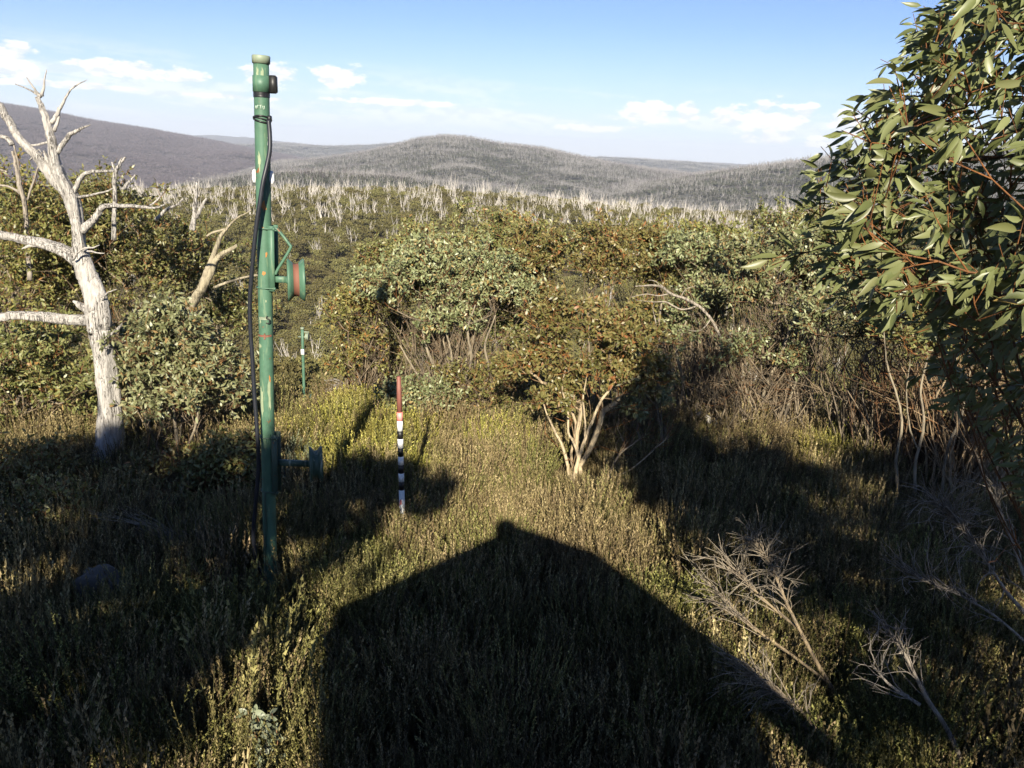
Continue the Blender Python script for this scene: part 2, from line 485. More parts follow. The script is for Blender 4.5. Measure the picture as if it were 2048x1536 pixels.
# ------------------------------------------------------------------ terrain
RIDGE_PX = [(-400, 420), (200, 418), (400, 416), (600, 412), (900, 416), (1100, 432), (1300, 452), (1450, 462), (1650, 456), (1900, 455), (2500, 470)]
_rp = np.array([at(a, b, 310.0) for a, b in RIDGE_PX])
LAYERS = [  # crest distance, front width, back width, foot height, crest line in pixels, zone
    (9000, 2500, 2500, -120, [(-900, 262), (200, 270), (330, 272), (430, 270), (520, 278), (600, 288), (760, 300), (1000, 306), (1600, 335), (2600, 380)], 3),
    (5200, 1300, 1500, -120, [(-900, 330), (300, 330), (480, 290), (560, 287), (650, 293), (740, 291), (800, 286), (850, 290), (1000, 312), (1150, 318), (1200, 314), (1290, 319), (1400, 326), (1500, 334), (1600, 343), (2600, 380)], 2),
    (3600, 1500, 1500, -140, [(-900, 110), (-300, 160), (0, 211), (90, 226), (180, 244), (300, 262), (400, 280), (480, 296), (560, 312), (680, 335), (800, 360), (1200, 420), (2600, 480)], 1),
    (2100, 900, 900, -130, [(-900, 420), (300, 415), (480, 352), (560, 328), (640, 322), (720, 310), (790, 295), (840, 281), (890, 275), (940, 279), (1000, 291), (1080, 299), (1140, 312), (1200, 326), (1290, 340), (1400, 355), (1600, 390), (2600, 460)], 2),
    (1500, 650, 700, -120, [(-900, 470), (900, 420), (1200, 385), (1350, 362), (1450, 346), (1550, 333), (1640, 322), (1720, 316), (1900, 306), (2100, 300), (2600, 310)], 2),
    (1000, 450, 400, -110, [(-900, 430), (100, 420), (300, 398), (420, 370), (540, 352), (640, 350), (760, 356), (900, 372), (1000, 388), (1200, 420), (2600, 480)], 2),
]
_lay = []
for R, wf, wb, foot, pts, zone in LAYERS:
    ae = np.array([azel(a, b) for a, b in pts])
    _lay.append((R, wf, wb, foot, ae[:, 0], ae[:, 1], zone))


def vnoise(x, y, s, seed=0):
    """cheap smooth noise"""
    g = np.random.default_rng(seed)
    o = np.zeros_like(np.asarray(x, float))
    for k in range(5):
        a = g.uniform(0, 6.28); ph = g.uniform(0, 6.28, 2); f = (0.7 + 0.9 * k * 0.5) / s
        o = o + np.sin((x * math.cos(a) + y * math.sin(a)) * f * 6.28 + ph[0]) * np.cos((-x * math.sin(a) + y * math.cos(a)) * f * 4.9 + ph[1]) / (1 + 0.35 * k)
    return o / 2.6


def height(x, y, zone=False):
    x = np.asarray(x, float); y = np.asarray(y, float)
    z = np.interp(y, [-1e5, -4000, -60, -12, 11.8, 13, 15, 20, 27, 37, 80, 140, 178], [60, 60, 3.0, 0, 0, -0.25, -1.0, -3.0, -5.6, -9.0, -23, -42, -51])
    crest = np.interp(x, _rp[:, 0], _rp[:, 2])
    s = np.clip((y - 178) / (310 - 178), 0, 1); s = s * s * (3 - 2 * s)
    z = z + (crest + 51) * s * (y > 178)
    b = np.clip((y - 310) / 420, 0, 1); b = b * b * (3 - 2 * b)
    z = z + (-115 - crest) * b * (y > 310)
    near = np.clip(1 - np.hypot(x, y) / 30, 0.0, 1) * 0
    z = z + vnoise(x, y, 9.0, 3) * 0.06 + vnoise(x, y, 60.0, 5) * np.clip((y - 60) / 60, 0, 1) * 1.2
    zn = np.where(y < 60, 0.0, 0.5)
    rr = np.hypot(x, y); th = np.arctan2(x, y)
    for R, wf, wb, foot, aa, ee, zo in _lay:
        c = CAM[2] + R * np.tan(np.interp(th, aa, ee))
        dd = rr - R
        g = np.exp(-(dd / np.where(dd < 0, wf, wb)) ** 2)
        h = foot + (c - foot) * g + g * (1 - g) * 4 * (vnoise(x, y, R * .18, zo + 20) * R * .008 + vnoise(x, y, R * .07, zo + 31) * R * .0035)
        h = np.where(np.cos(th) < 0.15, -1e4, h)
        zn = np.where(h > z, zo, zn); z = np.maximum(z, h)
    return (z, zn) if zone else z


def gh(x, y): return float(height(np.array([x]), np.array([y]))[0])


def on_ground(px, py):
    d = ray(px, py)
    ts = np.geomspace(1.5, 12000, 4000)
    P = CAM + d * ts[:, None]
    i = np.argmax(P[:, 2] < height(P[:, 0], P[:, 1]))
    return P[i]


fine = np.radians(np.concatenate([np.arange(-48, 48, 0.25)])); coarse = np.radians(np.arange(48, 312, 6.0))
th = np.concatenate([fine, coarse]); rad = np.concatenate([[0.3], np.geomspace(1.0, 10800, 300)])
T, Rr = np.meshgrid(th, rad); gx = Rr * np.sin(T); gy = Rr * np.cos(T)
gz, zone = height(gx, gy, True)
b = Buf(); nt_, nr_ = len(th), len(rad)
i, j = np.meshgrid(np.arange(nr_ - 1), np.arange(nt_), indexing='ij'); j2 = (j + 1) % nt_
b.add(np.stack([gx, gy, gz], -1).reshape(-1, 3), np.stack([i * nt_ + j, (i + 1) * nt_ + j, (i + 1) * nt_ + j2, i * nt_ + j2], -1).reshape(-1, 4)[:, ::-1], (zone / 3.0).ravel())
b.add(np.array([[0, 0, gh(0, 0)]]), np.zeros((0, 3), int), 0)
b.f[3].append(np.stack([np.arange(nt_), (np.arange(nt_) + 1) % nt_, np.full(nt_, b.n - 1)], 1)[:, ::-1])
mt, nt = new_mat('ground_cover'); n = N(nt)
geo = n('ShaderNodeNewGeometry'); zf = rnd_attr(n)
na = n('ShaderNodeTexNoise', {'Vector': geo.outputs['Position'], 'Scale': 1.7, 'Detail': 8.0, 'Roughness': 0.65}).outputs[0]
nb = n('ShaderNodeTexNoise', {'Vector': geo.outputs['Position'], 'Scale': 0.012, 'Detail': 9.0, 'Roughness': 0.68}).outputs[0]
nc = n('ShaderNodeTexNoise', {'Vector': geo.outputs['Position'], 'Scale': 0.08, 'Detail': 8.0, 'Roughness': 0.7}).outputs[0]
heath_c = n.ramp(na, [(0.3, (0.030, 0.024, 0.014)), (0.5, (0.06, 0.05, 0.025)), (0.7, (0.10, 0.08, 0.045))])
hill_c = n.ramp(nb, [(0.32, (0.045, 0.048, 0.038)), (0.48, (0.075, 0.075, 0.062)), (0.6, (0.11, 0.105, 0.09)), (0.72, (0.15, 0.14, 0.12))])
hill_c = n.mix(0.5, hill_c, n.ramp(nc, [(0.3, (0.5, 0.5, 0.5)), (0.7, (1.5, 1.5, 1.5))]), 'MULTIPLY')
mount_c = n.ramp(nb, [(0.3, (0.060, 0.052, 0.050)), (0.5, (0.088, 0.074, 0.072)), (0.72, (0.125, 0.105, 0.10))])
mount_c = n.mix(0.5, mount_c, n.ramp(nc, [(0.3, (0.6, 0.6, 0.6)), (0.7, (1.4, 1.4, 1.4))]), 'MULTIPLY')
c = n.mix(n.smooth(zf, 0.17, 0.33), heath_c, mount_c)
c = n.mix(n.smooth(zf, 0.42, 0.62), c, hill_c)
p = n('ShaderNodeBsdfPrincipled', {'Base Color': c, 'Roughness': 0.95, 'Specular IOR Level': 0.1})
n('ShaderNodeOutputMaterial', {0: p.outputs[0]})
tag(b.build('ground', mt, smooth=True), kind='structure')
# ------------------------------------------------------------------ steel posts of the old rope tow
M['green'] = paint_mat('green_paint', (0.066, 0.142, 0.092), rust=0.2, rough=0.5, worn=(0.17, 0.23, 0.14), grime=.7)
M['green_dark'] = paint_mat('green_paint_shaded', (0.05, 0.085, 0.06), rust=0.35, rough=0.5)  # darker, rustier green; shade on the lower wheel is put into the colour
M['rust'] = paint_mat('rusty_steel', (0.17, 0.07, 0.045), rust=0.3, rough=0.75, worn=(0.36, 0.17, 0.11))
M['orange_rust'] = paint_mat('bright_rust', (0.40, 0.17, 0.05), rough=0.8, worn=(0.42, 0.14, 0.04))
M['black_rubber'] = paint_mat('black_rubber', (0.014, 0.016, 0.022), rough=0.45, worn=(0.03, 0.035, 0.045))
M['black_tape'] = paint_mat('black_tape', (0.012, 0.012, 0.014), rough=0.4, worn=(0.03, 0.03, 0.03))
M['cap_metal'] = paint_mat('galvanised_cap', (0.20, 0.24, 0.17), rough=0.5, worn=(0.30, 0.28, 0.18))
M['white_paint'] = paint_mat('white_paint', (0.74, 0.74, 0.72), rough=0.5, worn=(0.60, 0.60, 0.57), grime=0.25)
M['flake'] = paint_mat('chalky_paint', (0.24, 0.29, 0.18), rough=0.8, worn=(0.34, 0.36, 0.24))
M['chalk'] = paint_mat('chalk', (0.45, 0.55, 0.45), rough=0.9, worn=(0.5, 0.55, 0.45))
M['black_paint'] = paint_mat('black_paint', (0.012, 0.012, 0.012), rough=0.45, worn=(0.02, 0.02, 0.02))
M['pink_tape'] = paint_mat('pink_tape', (0.80, 0.25, 0.22), rough=0.4, worn=(0.85, 0.38, 0.33), grime=0.1)
M['red_brown'] = paint_mat('red_brown_rod', (0.20, 0.075, 0.055), rough=0.6, worn=(0.24, 0.11, 0.08))
M['timber'] = paint_mat('grey_timber', (0.16, 0.14, 0.12), rough=0.85, worn=(0.22, 0.19, 0.16))


class Post:
    """straight pipe between two points seen at two photo pixels"""

    def __init__(self, top_px, base_px, base_z, radius):
        self.B = at_z(np.array(base_px[0]), np.array(base_px[1]), base_z)
        self.T = at(np.array(top_px[0]), np.array(top_px[1]), self.B[1])
        self.r = radius

    def p(self, py):
        lo, hi = -0.2, 1.2
        for _ in range(40):
            mid = (lo + hi) / 2
            if proj(self.B + (self.T - self.B) * mid)[1] > py: lo = mid
            else: hi = mid
        return self.B + (self.T - self.B) * lo


def sector(buf, post, py0, py1, a0, a1, off=0.003, r=0.5, seg=14, ragged=0.0, seed=0):
    """a curved patch lying on a post; angles in degrees, 0 faces the camera, + to the right"""
    g = np.random.default_rng(seed)
    P0, P1 = post.p(py0), post.p(py1)
    k = 5
    aa = np.radians(np.linspace(a0, a1, seg + 1))
    v = []
    for layer in (off, 0.0005):
        for s in np.linspace(0, 1, k):
            c = P0 + (P1 - P0) * s
            for q, a in enumerate(aa):
                j = np.zeros(3)
                if ragged and s in (0.0, 1.0): j[2] = g.normal(0, ragged)
                v.append(c + np.array([math.sin(a), -math.cos(a), 0]) * (post.r + layer) + j)
    f = []
    w_ = seg + 1
    for i in range(k - 1):
        for q in range(seg):
            f.append((i * w_ + q, i * w_ + q + 1, (i + 1) * w_ + q + 1, (i + 1) * w_ + q))
    o = k * w_
    rim = [(0, q) for q in range(w_)] + [(i, seg) for i in range(1, k)] + [(k - 1, q) for q in range(seg - 1, -1, -1)] + [(i, 0) for i in range(k - 2, 0, -1)]
    for (i0, q0), (i1, q1) in zip(rim, rim[1:] + rim[:1]):
        a, b_ = i0 * w_ + q0, i1 * w_ + q1
        f.append((a, b_, o + b_, o + a))
    buf.add(v, f, r)


def blob(buf, post, py, ang, hpx, wdeg, seed):
    """irregular flat patch on a post"""
    g = np.random.default_rng(seed); k = 14
    P = post.p(py); hh = hpx / ppm(P)
    v = [P + np.array([math.sin(math.radians(ang)), -math.cos(math.radians(ang)), 0]) * (post.r + .0022)]
    for q in range(k):
        t = q * 2 * math.pi / k; s = g.uniform(.45, 1.15)
        a = math.radians(ang + wdeg * s * math.cos(t))
        v.append(P + np.array([math.sin(a), -math.cos(a), 0]) * (post.r + .002) + np.array([0, 0, hh * s * math.sin(t)]))
    buf.add(v, [(0, 1 + q, 1 + (q + 1) % k) for q in range(k)])


def part(name, mat, parent, fn, smooth=False):
    b_ = Buf(); fn(b_); return b_.build(name, mat, parent, smooth=smooth)


gp = Post((522, 118), (541.5, 1182), 0.12, 0.060)
gp.B = gp.B + (gp.B - gp.T) / np.linalg.norm(gp.B - gp.T) * 0.2
lift = empty('lift_post', gp.B, 'tall green steel rope tow post with two pulley wheels and black hose', 'post', 'green rope tow posts')
X, Yv, Z = np.array([1.0, 0, 0]), np.array([0, 1.0, 0]), np.array([0, 0, 1.0])
UPV = (gp.T - gp.B) / np.linalg.norm(gp.T - gp.B)
pipe = part('pipe', M['green'], lift, lambda b_: tube(b_, np.linspace(gp.B - UPV * .3, gp.p(122), 24), gp.r, 28), True)


def f_cap(b_):
    lathe(b_, gp.p(124), UPV, [(-.012, gp.r), (-.012, gp.r + .009), (.04, gp.r + .011), (.048, gp.r + .006), (.05, gp.r - .02), (.044, 0.001)], 28)
part('cap', M['cap_metal'], lift, f_cap)
part('sleeve', M['green'], lift, lambda b_: lathe(b_, gp.p(168), UPV, [(-.06, gp.r), (-.06, gp.r + .008), (.06, gp.r + .008), (.06, gp.r)], 28))


def f_lug(b_):
    c = gp.p(168) + X * (gp.r + .03)
    box(b_, c, X * .032, Yv * .02, Z * .068, bev=.012)
part('lug', M['black_paint'], lift, f_lug)
part('tape_band', M['black_tape'], lift, lambda b_: sector(b_, gp, 182, 195, -75, 100, .004, ragged=.001, seed=2))


def f_tie(b_):
    c = gp.p(238)
    for k in range(3):
        a = np.linspace(-2.2, 2.2, 18)
        P = np.stack([c[0] + np.sin(a) * (gp.r + .006), c[1] - np.cos(a) * (gp.r + .006), c[2] + .014 * np.cos(a * 1.3 + k) - .012 * k + .01], 1)
        tube(b_, P, .0065, 6, lump=.2, seed=k)
    box(b_, c + X * (gp.r + .006) - Yv * .02 + Z * .004, X * .014, Yv * .02, Z * .024, bev=.006)
part('cable_tie', M['black_tape'], lift, f_tie)
part('chalk_mark', M['chalk'], lift, lambda b_: [tube(b_, [gp.p(213 + dy0) + np.array([math.sin(a0), -math.cos(a0), 0]) * (gp.r + .001), gp.p(213 + dy1) + np.array([math.sin(a1), -math.cos(a1), 0]) * (gp.r + .001)], .0028, 4)
     for a0, dy0, a1, dy1 in ((-.65, 6, -.5, -1), (-.5, -1, -.4, 6), (-.25, -2, -.3, 5), (-.25, -2, -.1, -1), (.0, -1, .3, -2), (.15, -1, .17, 6), (.42, -1, .45, 5), (.6, -1, .62, 6), (.45, 5, .62, 6))])


def f_flake(b_):
    for k, (py, a, h, wd) in enumerate([(262, 70, 14, 14), (276, 72, 9, 20), (290, 66, 10, 12), (300, 74, 8, 10)]):
        blob(b_, gp, py, a, h, wd, 40 + k)
part('peeling_paint', M['white_paint'], lift, f_flake)
for k, (py, a, h, wd) in enumerate([(412, 20, 11, 20), (396, 0, 5, 8), (545, 10, 5, 14), (507, 30, 7, 9), (455, 5, 4, 12), (755, 40, 9, 10), (1072, -50, 20, 8)]):
    part('rust_patch', M['orange_rust'], lift, lambda b_: blob(b_, gp, py, a, h, wd, 60 + k))
for k, (py, a, h, wd) in enumerate([(150, 25, 16, 12), (148, -10, 12, 10), (172, 45, 22, 8), (320, -10, 20, 12), (780, 35, 40, 14), (800, -30, 45, 16), (690, -40, 6, 20), (640, -30, 6, 10), (600, 20, 5, 6)]):
    part('faded_paint', M['flake'], lift, lambda b_: blob(b_, gp, py, a, h, wd, 90 + k))
for sgn in (-1, 1):
    def f_ins(b_):
        c = gp.p(350 if sgn < 0 else 352) + X * sgn * (gp.r + .008)
        lathe(b_, c - Z * .03, Z, [(-.035, .001), (-.03, .018), (.0, .024), (.05, .02), (.07, .012), (.075, .001)], 14)
    part('insulator', M['white_paint'], lift, f_ins, True)


def bracket(pyt, pyb, pyc, wheel_px, dark=False, rod=True):
    """plate clamped to the right side of the post, an arm and a grooved wheel seen edge on"""
    pl = empty_part('wheel_bracket', lift)
    pt, pb, pc = gp.p(pyt), gp.p(pyb), gp.p(pyc)
    gm = M['green'] if not dark else M['green_dark']

    def f_plate(b_):
        c = (pt + pb) / 2 + X * (gp.r + .012)
        box(b_, c - Yv * .055, X * .026, Yv * .004, (pt - pb) / 2, bev=.002)
        box(b_, c + Yv * .055, X * .026, Yv * .004, (pt - pb) / 2, bev=.002)
        box(b_, c - X * .022, X * .004, Yv * .0505, (pt - pb) / 2, bev=.002)
    o = part('channel_plate', gm, lift, f_plate)
    for py in (pyt + 6, pyb - 6):
        def f_u(b_):
            c = gp.p(py)
            a = np.linspace(-math.pi * .95, math.pi * .05, 20)
            P = np.stack([c[0] + np.sin(a) * (gp.r + .007), c[1] - np.cos(a) * (gp.r + .007), np.full_like(a, c[2])], 1)
            P = np.vstack([P, P[-1] + X * (gp.r + .04)])
            tube(b_, P, .0065, 8)
            box(b_, P[-1] - X * .012, X * .008, Yv * .011, Z * .011, bev=.002)
        part('clamp', gm, lift, f_u, True)
    wc = at(np.array(wheel_px[0]), np.array(wheel_px[1]), gp.B[1] - .02)
    s = 1 / ppm(wc)
    hw, R = wheel_px[2] * s / 2, wheel_px[3] * s / 2

    def f_arm(b_):
        a = np.array([pc[0] + gp.r, wc[1], wc[2]]); e = wc - X * hw * .9
        box(b_, (a + e) / 2, (e - a) / 2, Yv * .018, Z * .026, bev=.004)
    part('arm', gm, lift, f_arm)
    wh = Buf(); lathe(wh, wc, X + Yv * .30, [(-hw * .9, .03), (-hw * .9, R * .5), (-hw, R * .72), (-hw * .98, R * .98), (-hw * .86, R), (-hw * .62, R * .93), (-hw * .32, R * .80)], 44)
    lathe(wh, wc, X + Yv * .30, [(hw * .32, R * .80), (hw * .62, R * .93), (hw * .86, R), (hw * .98, R * .98), (hw, R * .72), (hw * .9, R * .5), (hw * .9, .03)], 44)
    lathe(wh, wc, X + Yv * .30, [(-hw * 1.15, .001), (-hw * 1.15, .03), (hw * 1.15, .03), (hw * 1.15, .001)], 16)
    wo_ = wh.build('pulley_wheel', gm, lift, True)
    gr = Buf(); lathe(gr, wc, X + Yv * .30, [(-hw * .34, R * .80), (-hw * .2, R * .765), (0, R * .752), (hw * .2, R * .765), (hw * .34, R * .80)], 44)
    g_ = gr.build('groove', M['rust'] if not dark else M['green_dark'], None, True)
    g_.parent = wo_; g_.location = -Vector(lift.location); g_.location = (0, 0, 0)
    for v_ in g_.data.vertices: v_.co -= lift.matrix_world.translation
    if rod:
        q = [at(np.array(a), np.array(b_), gp.B[1] - .04) for a, b_ in ((549, 456), (556, 460), (578, 488), (580, 498), (556, 538), (551, 549))]
        part('brace_rod', gm, lift, lambda b_: tube(b_, catmull(q, 4), .0125, 10), True)
    return o


def empty_part(name, parent): return None


bracket(450, 580, 557, (592, 560, 34, 85))
bracket(866, 985, 921, (632, 928, 25, 72), dark=True, rod=False)  # lower bracket and wheel take the shade-darkened green
part('number_plate', M['cap_metal'], lift, lambda b_: sector(b_, gp, 631, 637, -40, 55, .003, ragged=.001, seed=5))


def f_hook(b_):
    c = [(534, 632), (533, 637), (537, 638), (539, 642), (537, 647), (532, 646)]
    P = np.array([at(np.array(a), np.array(b2), gp.B[1] - gp.r - .006) for a, b2 in c])
    tube(b_, catmull(P, 4), .0045, 6)
part('number_mark', M['black_paint'], lift, f_hook)


def f_strap(b_):
    sector(b_, gp, 667, 671, -70, 60, .004, ragged=.001, seed=6)
    sector(b_, gp, 664, 675, 0, 12, .005, ragged=.002, seed=7)
part('rusty_strap', M['rust'], lift, f_strap)


def f_hose(b_):
    pts = [(537, 240, .0), (539.5, 268, -.01), (539.5, 300, -.03), (534, 330, -.05), (526, 365, -.08), (519, 410, -.09), (512, 460, -.09), (505, 530, -.08), (500, 600, -.06),
           (501, 660, -.05), (505, 720, -.05), (509, 790, -.06), (514, 860, -.08), (517, 930, -.09), (512, 1000, -.09), (507, 1060, -.06), (510, 1105, -.04), (524, 1145, .02), (540, 1178, .02), (556, 1215, .05)]
    P = np.array([at(np.array(a), np.array(c), gp.B[1] - gp.r + d) for a, c, d in pts])
    tube(b_, catmull(P, 6), .018, 12)
part('hose', M['black_rubber'], lift, f_hose, True)


def f_wire(b_):
    pts = [(530, 985, 0), (531, 1050, -.01), (529, 1110, -.01), (533, 1160, -.02), (543, 1195, -.02)]
    P = np.array([at(np.array(a), np.array(c), gp.B[1] - gp.r + d) for a, c, d in pts]); tube(b_, catmull(P, 6), .010, 8)
part('thin_cable', M['green_dark'], lift, f_wire, True)

# the farther post, down the slope
fp_T = at(np.array(604.5), np.array(656), 36.0)
fp = Post((604.5, 656), (604, 815), 0, .085); fp.B = np.array([fp_T[0] - .02, 36.0, gh(fp_T[0], 36.0) - .2]); fp.T = fp_T
far = empty('lift_post', fp.B, 'distant slim green steel post with white plate down the slope', 'post', 'green rope tow posts')
part('pipe', M['green'], far, lambda b_: tube(b_, np.linspace(fp.B, fp.T, 8), .068, 16), True)
part('cap', M['cap_metal'], far, lambda b_: lathe(b_, fp.T, Z, [(-.06, .07), (-.06, .085), (.03, .085), (.04, .001)], 16))
part('white_plate', M['white_paint'], far, lambda b_: box(b_, at(np.array(605.), np.array(704), 35.9), X * .075, Yv * .012, Z * .13, bev=.006))


def f_fb(b_):
    box(b_, at(np.array(607.), np.array(674.), 36.0), X * .24, Yv * .02, Z * .026, bev=.004)
part('bracket', M['cap_metal'], far, f_fb)
part('upper_arm', M['cap_metal'], far, lambda b_: box(b_, at(np.array(611.), np.array(664.), 36.0), X * .16, Yv * .02, Z * .028, bev=.004))
part('pulley_wheel', M['cap_metal'], far, lambda b_: lathe(b_, at(np.array(614.5), np.array(673), 35.98), X, [(-.07, .03), (-.07, .16), (-.055, .19), (-.02, .15), (.02, .15), (.055, .19), (.07, .16), (.07, .03)], 20), True)
part('lower_arm', M['green_dark'], far, lambda b_: box(b_, at(np.array(613.), np.array(797), 36.0), X * .16, Yv * .03, Z * .04, bev=.01))
part('lower_wheel', M['green_dark'], far, lambda b_: lathe(b_, at(np.array(621.), np.array(795), 35.98), X, [(-.08, .03), (-.08, .2), (-.055, .24), (-.02, .15), (.02, .15), (.055, .24), (.08, .2), (.08, .03)], 20), True)

# ------------------------------------------------------------------ striped snow stake
sp = Post((797.5, 753), (804.5, 1030), 0.30, .036)
stake = empty('snow_stake', sp.B - Z * .35, 'thin snow depth stake with black and white bands and red-brown top', 'stake')
part('rod', M['red_brown'], stake, lambda b_: tube(b_, np.array([sp.p(752.5), sp.p(754), sp.p(790), sp.p(826)]), [.015, .022, .027, .0285], 14), True)
edges = [(824, 841, 'pink_tape'), (841, 861, 'white_paint'), (861, 877, 'black_paint'), (877, 895, 'white_paint'), (895, 912, 'black_paint'), (912, 929, 'white_paint'),
         (929, 945.5, 'black_paint'), (945.5, 962, 'white_paint'), (962, 979, 'black_paint'), (979, 1045, 'white_paint')]
for y0, y1, mm in edges:
    part({'pink_tape': 'pink_band', 'white_paint': 'white_band', 'black_paint': 'black_band'}[mm], M[mm], stake,
         lambda b_: tube(b_, np.array([sp.p(y0), sp.p(y1)]), .031 if mm != 'pink_tape' else .032, 16))
part('pink_streak', M['pink_tape'], stake, lambda b_: blob(b_, type('P', (), {'p': sp.p, 'r': .0312})(), 1002, -25, 9, 30, 5))
part('spike', M['red_brown'], stake, lambda b_: tube(b_, np.array([sp.p(1046), sp.B - Z * .45]), .028, 10))
# ------------------------------------------------------------------ growing trees
def grow(base, seeds, tips, g, twist=0.18, step=0.16, exp=2.2, r_tip=0.0035, reach=0.8):
    """woody skeleton: every tip is joined to the nearest suitable node already there; radii from the number of tips carried"""
    pos = [np.asarray(base, float)]; par = [-1]; att = [True]; dire = [np.array([0, 0, 1.0])]
    for S in seeds:
        prev = 0
        for q in S:
            d = np.asarray(q, float) - pos[prev]
            pos.append(np.asarray(q, float)); par.append(prev); att.append(True); dire.append(d / max(np.linalg.norm(d), 1e-6)); prev = len(pos) - 1
    order = np.argsort(np.linalg.norm(tips - pos[0], axis=1))
    tipid = []
    for ti in order:
        t = tips[ti]
        A = np.array(pos); ok = np.array(att)
        v = t - A; d = np.linalg.norm(v, axis=1)
        cosv = np.einsum('ij,ij->i', v, np.array(dire)) / np.maximum(d, 1e-6)
        cost = d * (1.25 - 0.45 * cosv) + np.where(A[:, 2] > t[2] + .05, 0.4, 0) + np.where(ok, 0, 1e3)
        k = int(np.argmin(cost)); L = d[k]
        ns = max(2, int(L / step))
        c1 = pos[k] + dire[k] * L * 0.4; c2 = t - np.array([0, 0, 1.0]) * L * 0.22 - unit(v[k]) * L * .12
        prev = k
        for s in np.linspace(0, 1, ns + 1)[1:]:
            q = (1 - s) ** 3 * pos[k] + 3 * (1 - s) ** 2 * s * c1 + 3 * (1 - s) * s * s * c2 + s ** 3 * t
            if s < 1: q = q + g.normal(0, twist * step * .5, 3)
            dd = q - pos[prev]
            pos.append(q); par.append(prev); att.append(s < reach); dire.append(dd / max(np.linalg.norm(dd), 1e-6)); prev = len(pos) - 1
        tipid.append(prev)
    pos = np.array(pos); par = np.array(par)
    cnt = np.zeros(len(pos)); cnt[tipid] = 1
    for k in range(len(pos) - 1, 0, -1): cnt[par[k]] += cnt[k]
    cnt = np.maximum(cnt, 1)
    rad = r_tip * cnt ** (1 / exp)
    return pos, par, rad, np.array(dire), np.array(tipid)


def wood(buf, pos, par, rad, rmax, sides=5, lo=0.0):
    k = np.arange(1, len(pos)); p = par[k]
    ra = np.minimum(rad[p], rad[k] * 1.5)
    tone = np.clip(1 - np.log(rad[k] / rad.min()) / max(math.log(rmax / rad.min()), .1), 0, 1)
    segs(buf, pos[p], pos[k], ra, rad[k], sides, tone)


def ell_tips(ells, Y, ntips, g, lower=-0.25, depth=1.0):
    """points on and inside leafy lobes; lobes are (px, py, half width, half height[, dY]) seen at distance Y"""
    if isinstance(ells[0][0], np.ndarray):
        area = np.array([e[1][0] * e[1][2] for e in ells], float)
    else: area = np.array([e[2] * e[3] for e in ells], float)
    cnt = np.maximum(4, (ntips * area / area.sum()).astype(int))
    out = []
    for e, k in zip(ells, cnt):
        if isinstance(e[0], np.ndarray): c = e[0]; rx, ry, rz = e[1]
        else:
            yy = Y + (e[4] if len(e) > 4 else 0)
            c = at(np.array(float(e[0])), np.array(float(e[1])), yy); s = 1 / ppm(c)
            rx, rz = e[2] * s, e[3] * s; ry = (rx + rz) / 2 * depth
        u = unit(g.normal(0, 1, (k * 4, 3))); u = u[u[:, 2] > lower - g.uniform(0, .5, len(u))][:k]
        nc = max(4, int(len(u) / 10)); uc = u[:nc]
        cc = c + uc * np.array([rx, ry, rz]) * g.uniform(.7, 1.05, (nc, 1))
        sg = .135 * (rx + rz)
        q = cc[g.integers(0, nc, len(u))] + g.normal(0, 1, (len(u), 3)) * np.array([sg, sg, sg * .75])
        out.append(q)
    return np.concatenate(out), np.concatenate([np.repeat(i, len(o)) for i, o in enumerate(out)])


def foliage(buf, tips, dirs, g, per=34, L=0.075, W=0.03, spread=0.17, droop=0.15, seg=2, tone=(0.5, 0.22), up_=0.35, twigs=None):
    """sprays of leaves round every twig end"""
    k = len(tips)
    ns = 5
    tp = np.repeat(tips, ns, 0); td = np.repeat(dirs, ns, 0)
    sd_ = unit(td * .7 + g.normal(0, .65, tp.shape) + np.array([0, 0, up_]))
    sl = g.uniform(.5, 1.25, len(tp)) * spread
    if twigs is not None:
        segs(twigs, tp, tp + sd_ * sl[:, None], np.full(len(tp), .0032), np.full(len(tp), .0016), 3, g.uniform(.85, 1.0, len(tp)))
    m_ = max(1, per // ns)
    p0 = np.repeat(tp, m_, 0); dd = np.repeat(sd_, m_, 0); ll = np.repeat(sl, m_)
    s = g.uniform(.15, 1.05, len(p0))
    p = p0 + dd * (ll * s)[:, None]
    ax = unit(dd * .5 + g.normal(0, .75, p.shape) + np.array([0, 0, -droop]))
    nr = unit(g.normal(0, .6, p.shape) + np.array([0, -.35, .75]))
    base_tone = np.repeat(g.normal(0, .14, k), ns * m_)
    r = np.clip(g.normal(tone[0], tone[1], len(p)) + base_tone, 0, 1)
    leaves(buf, p, ax, nr, g.uniform(.65, 1.2, len(p)) * L, g.uniform(.75, 1.15, len(p)) * W, r, seg=seg)


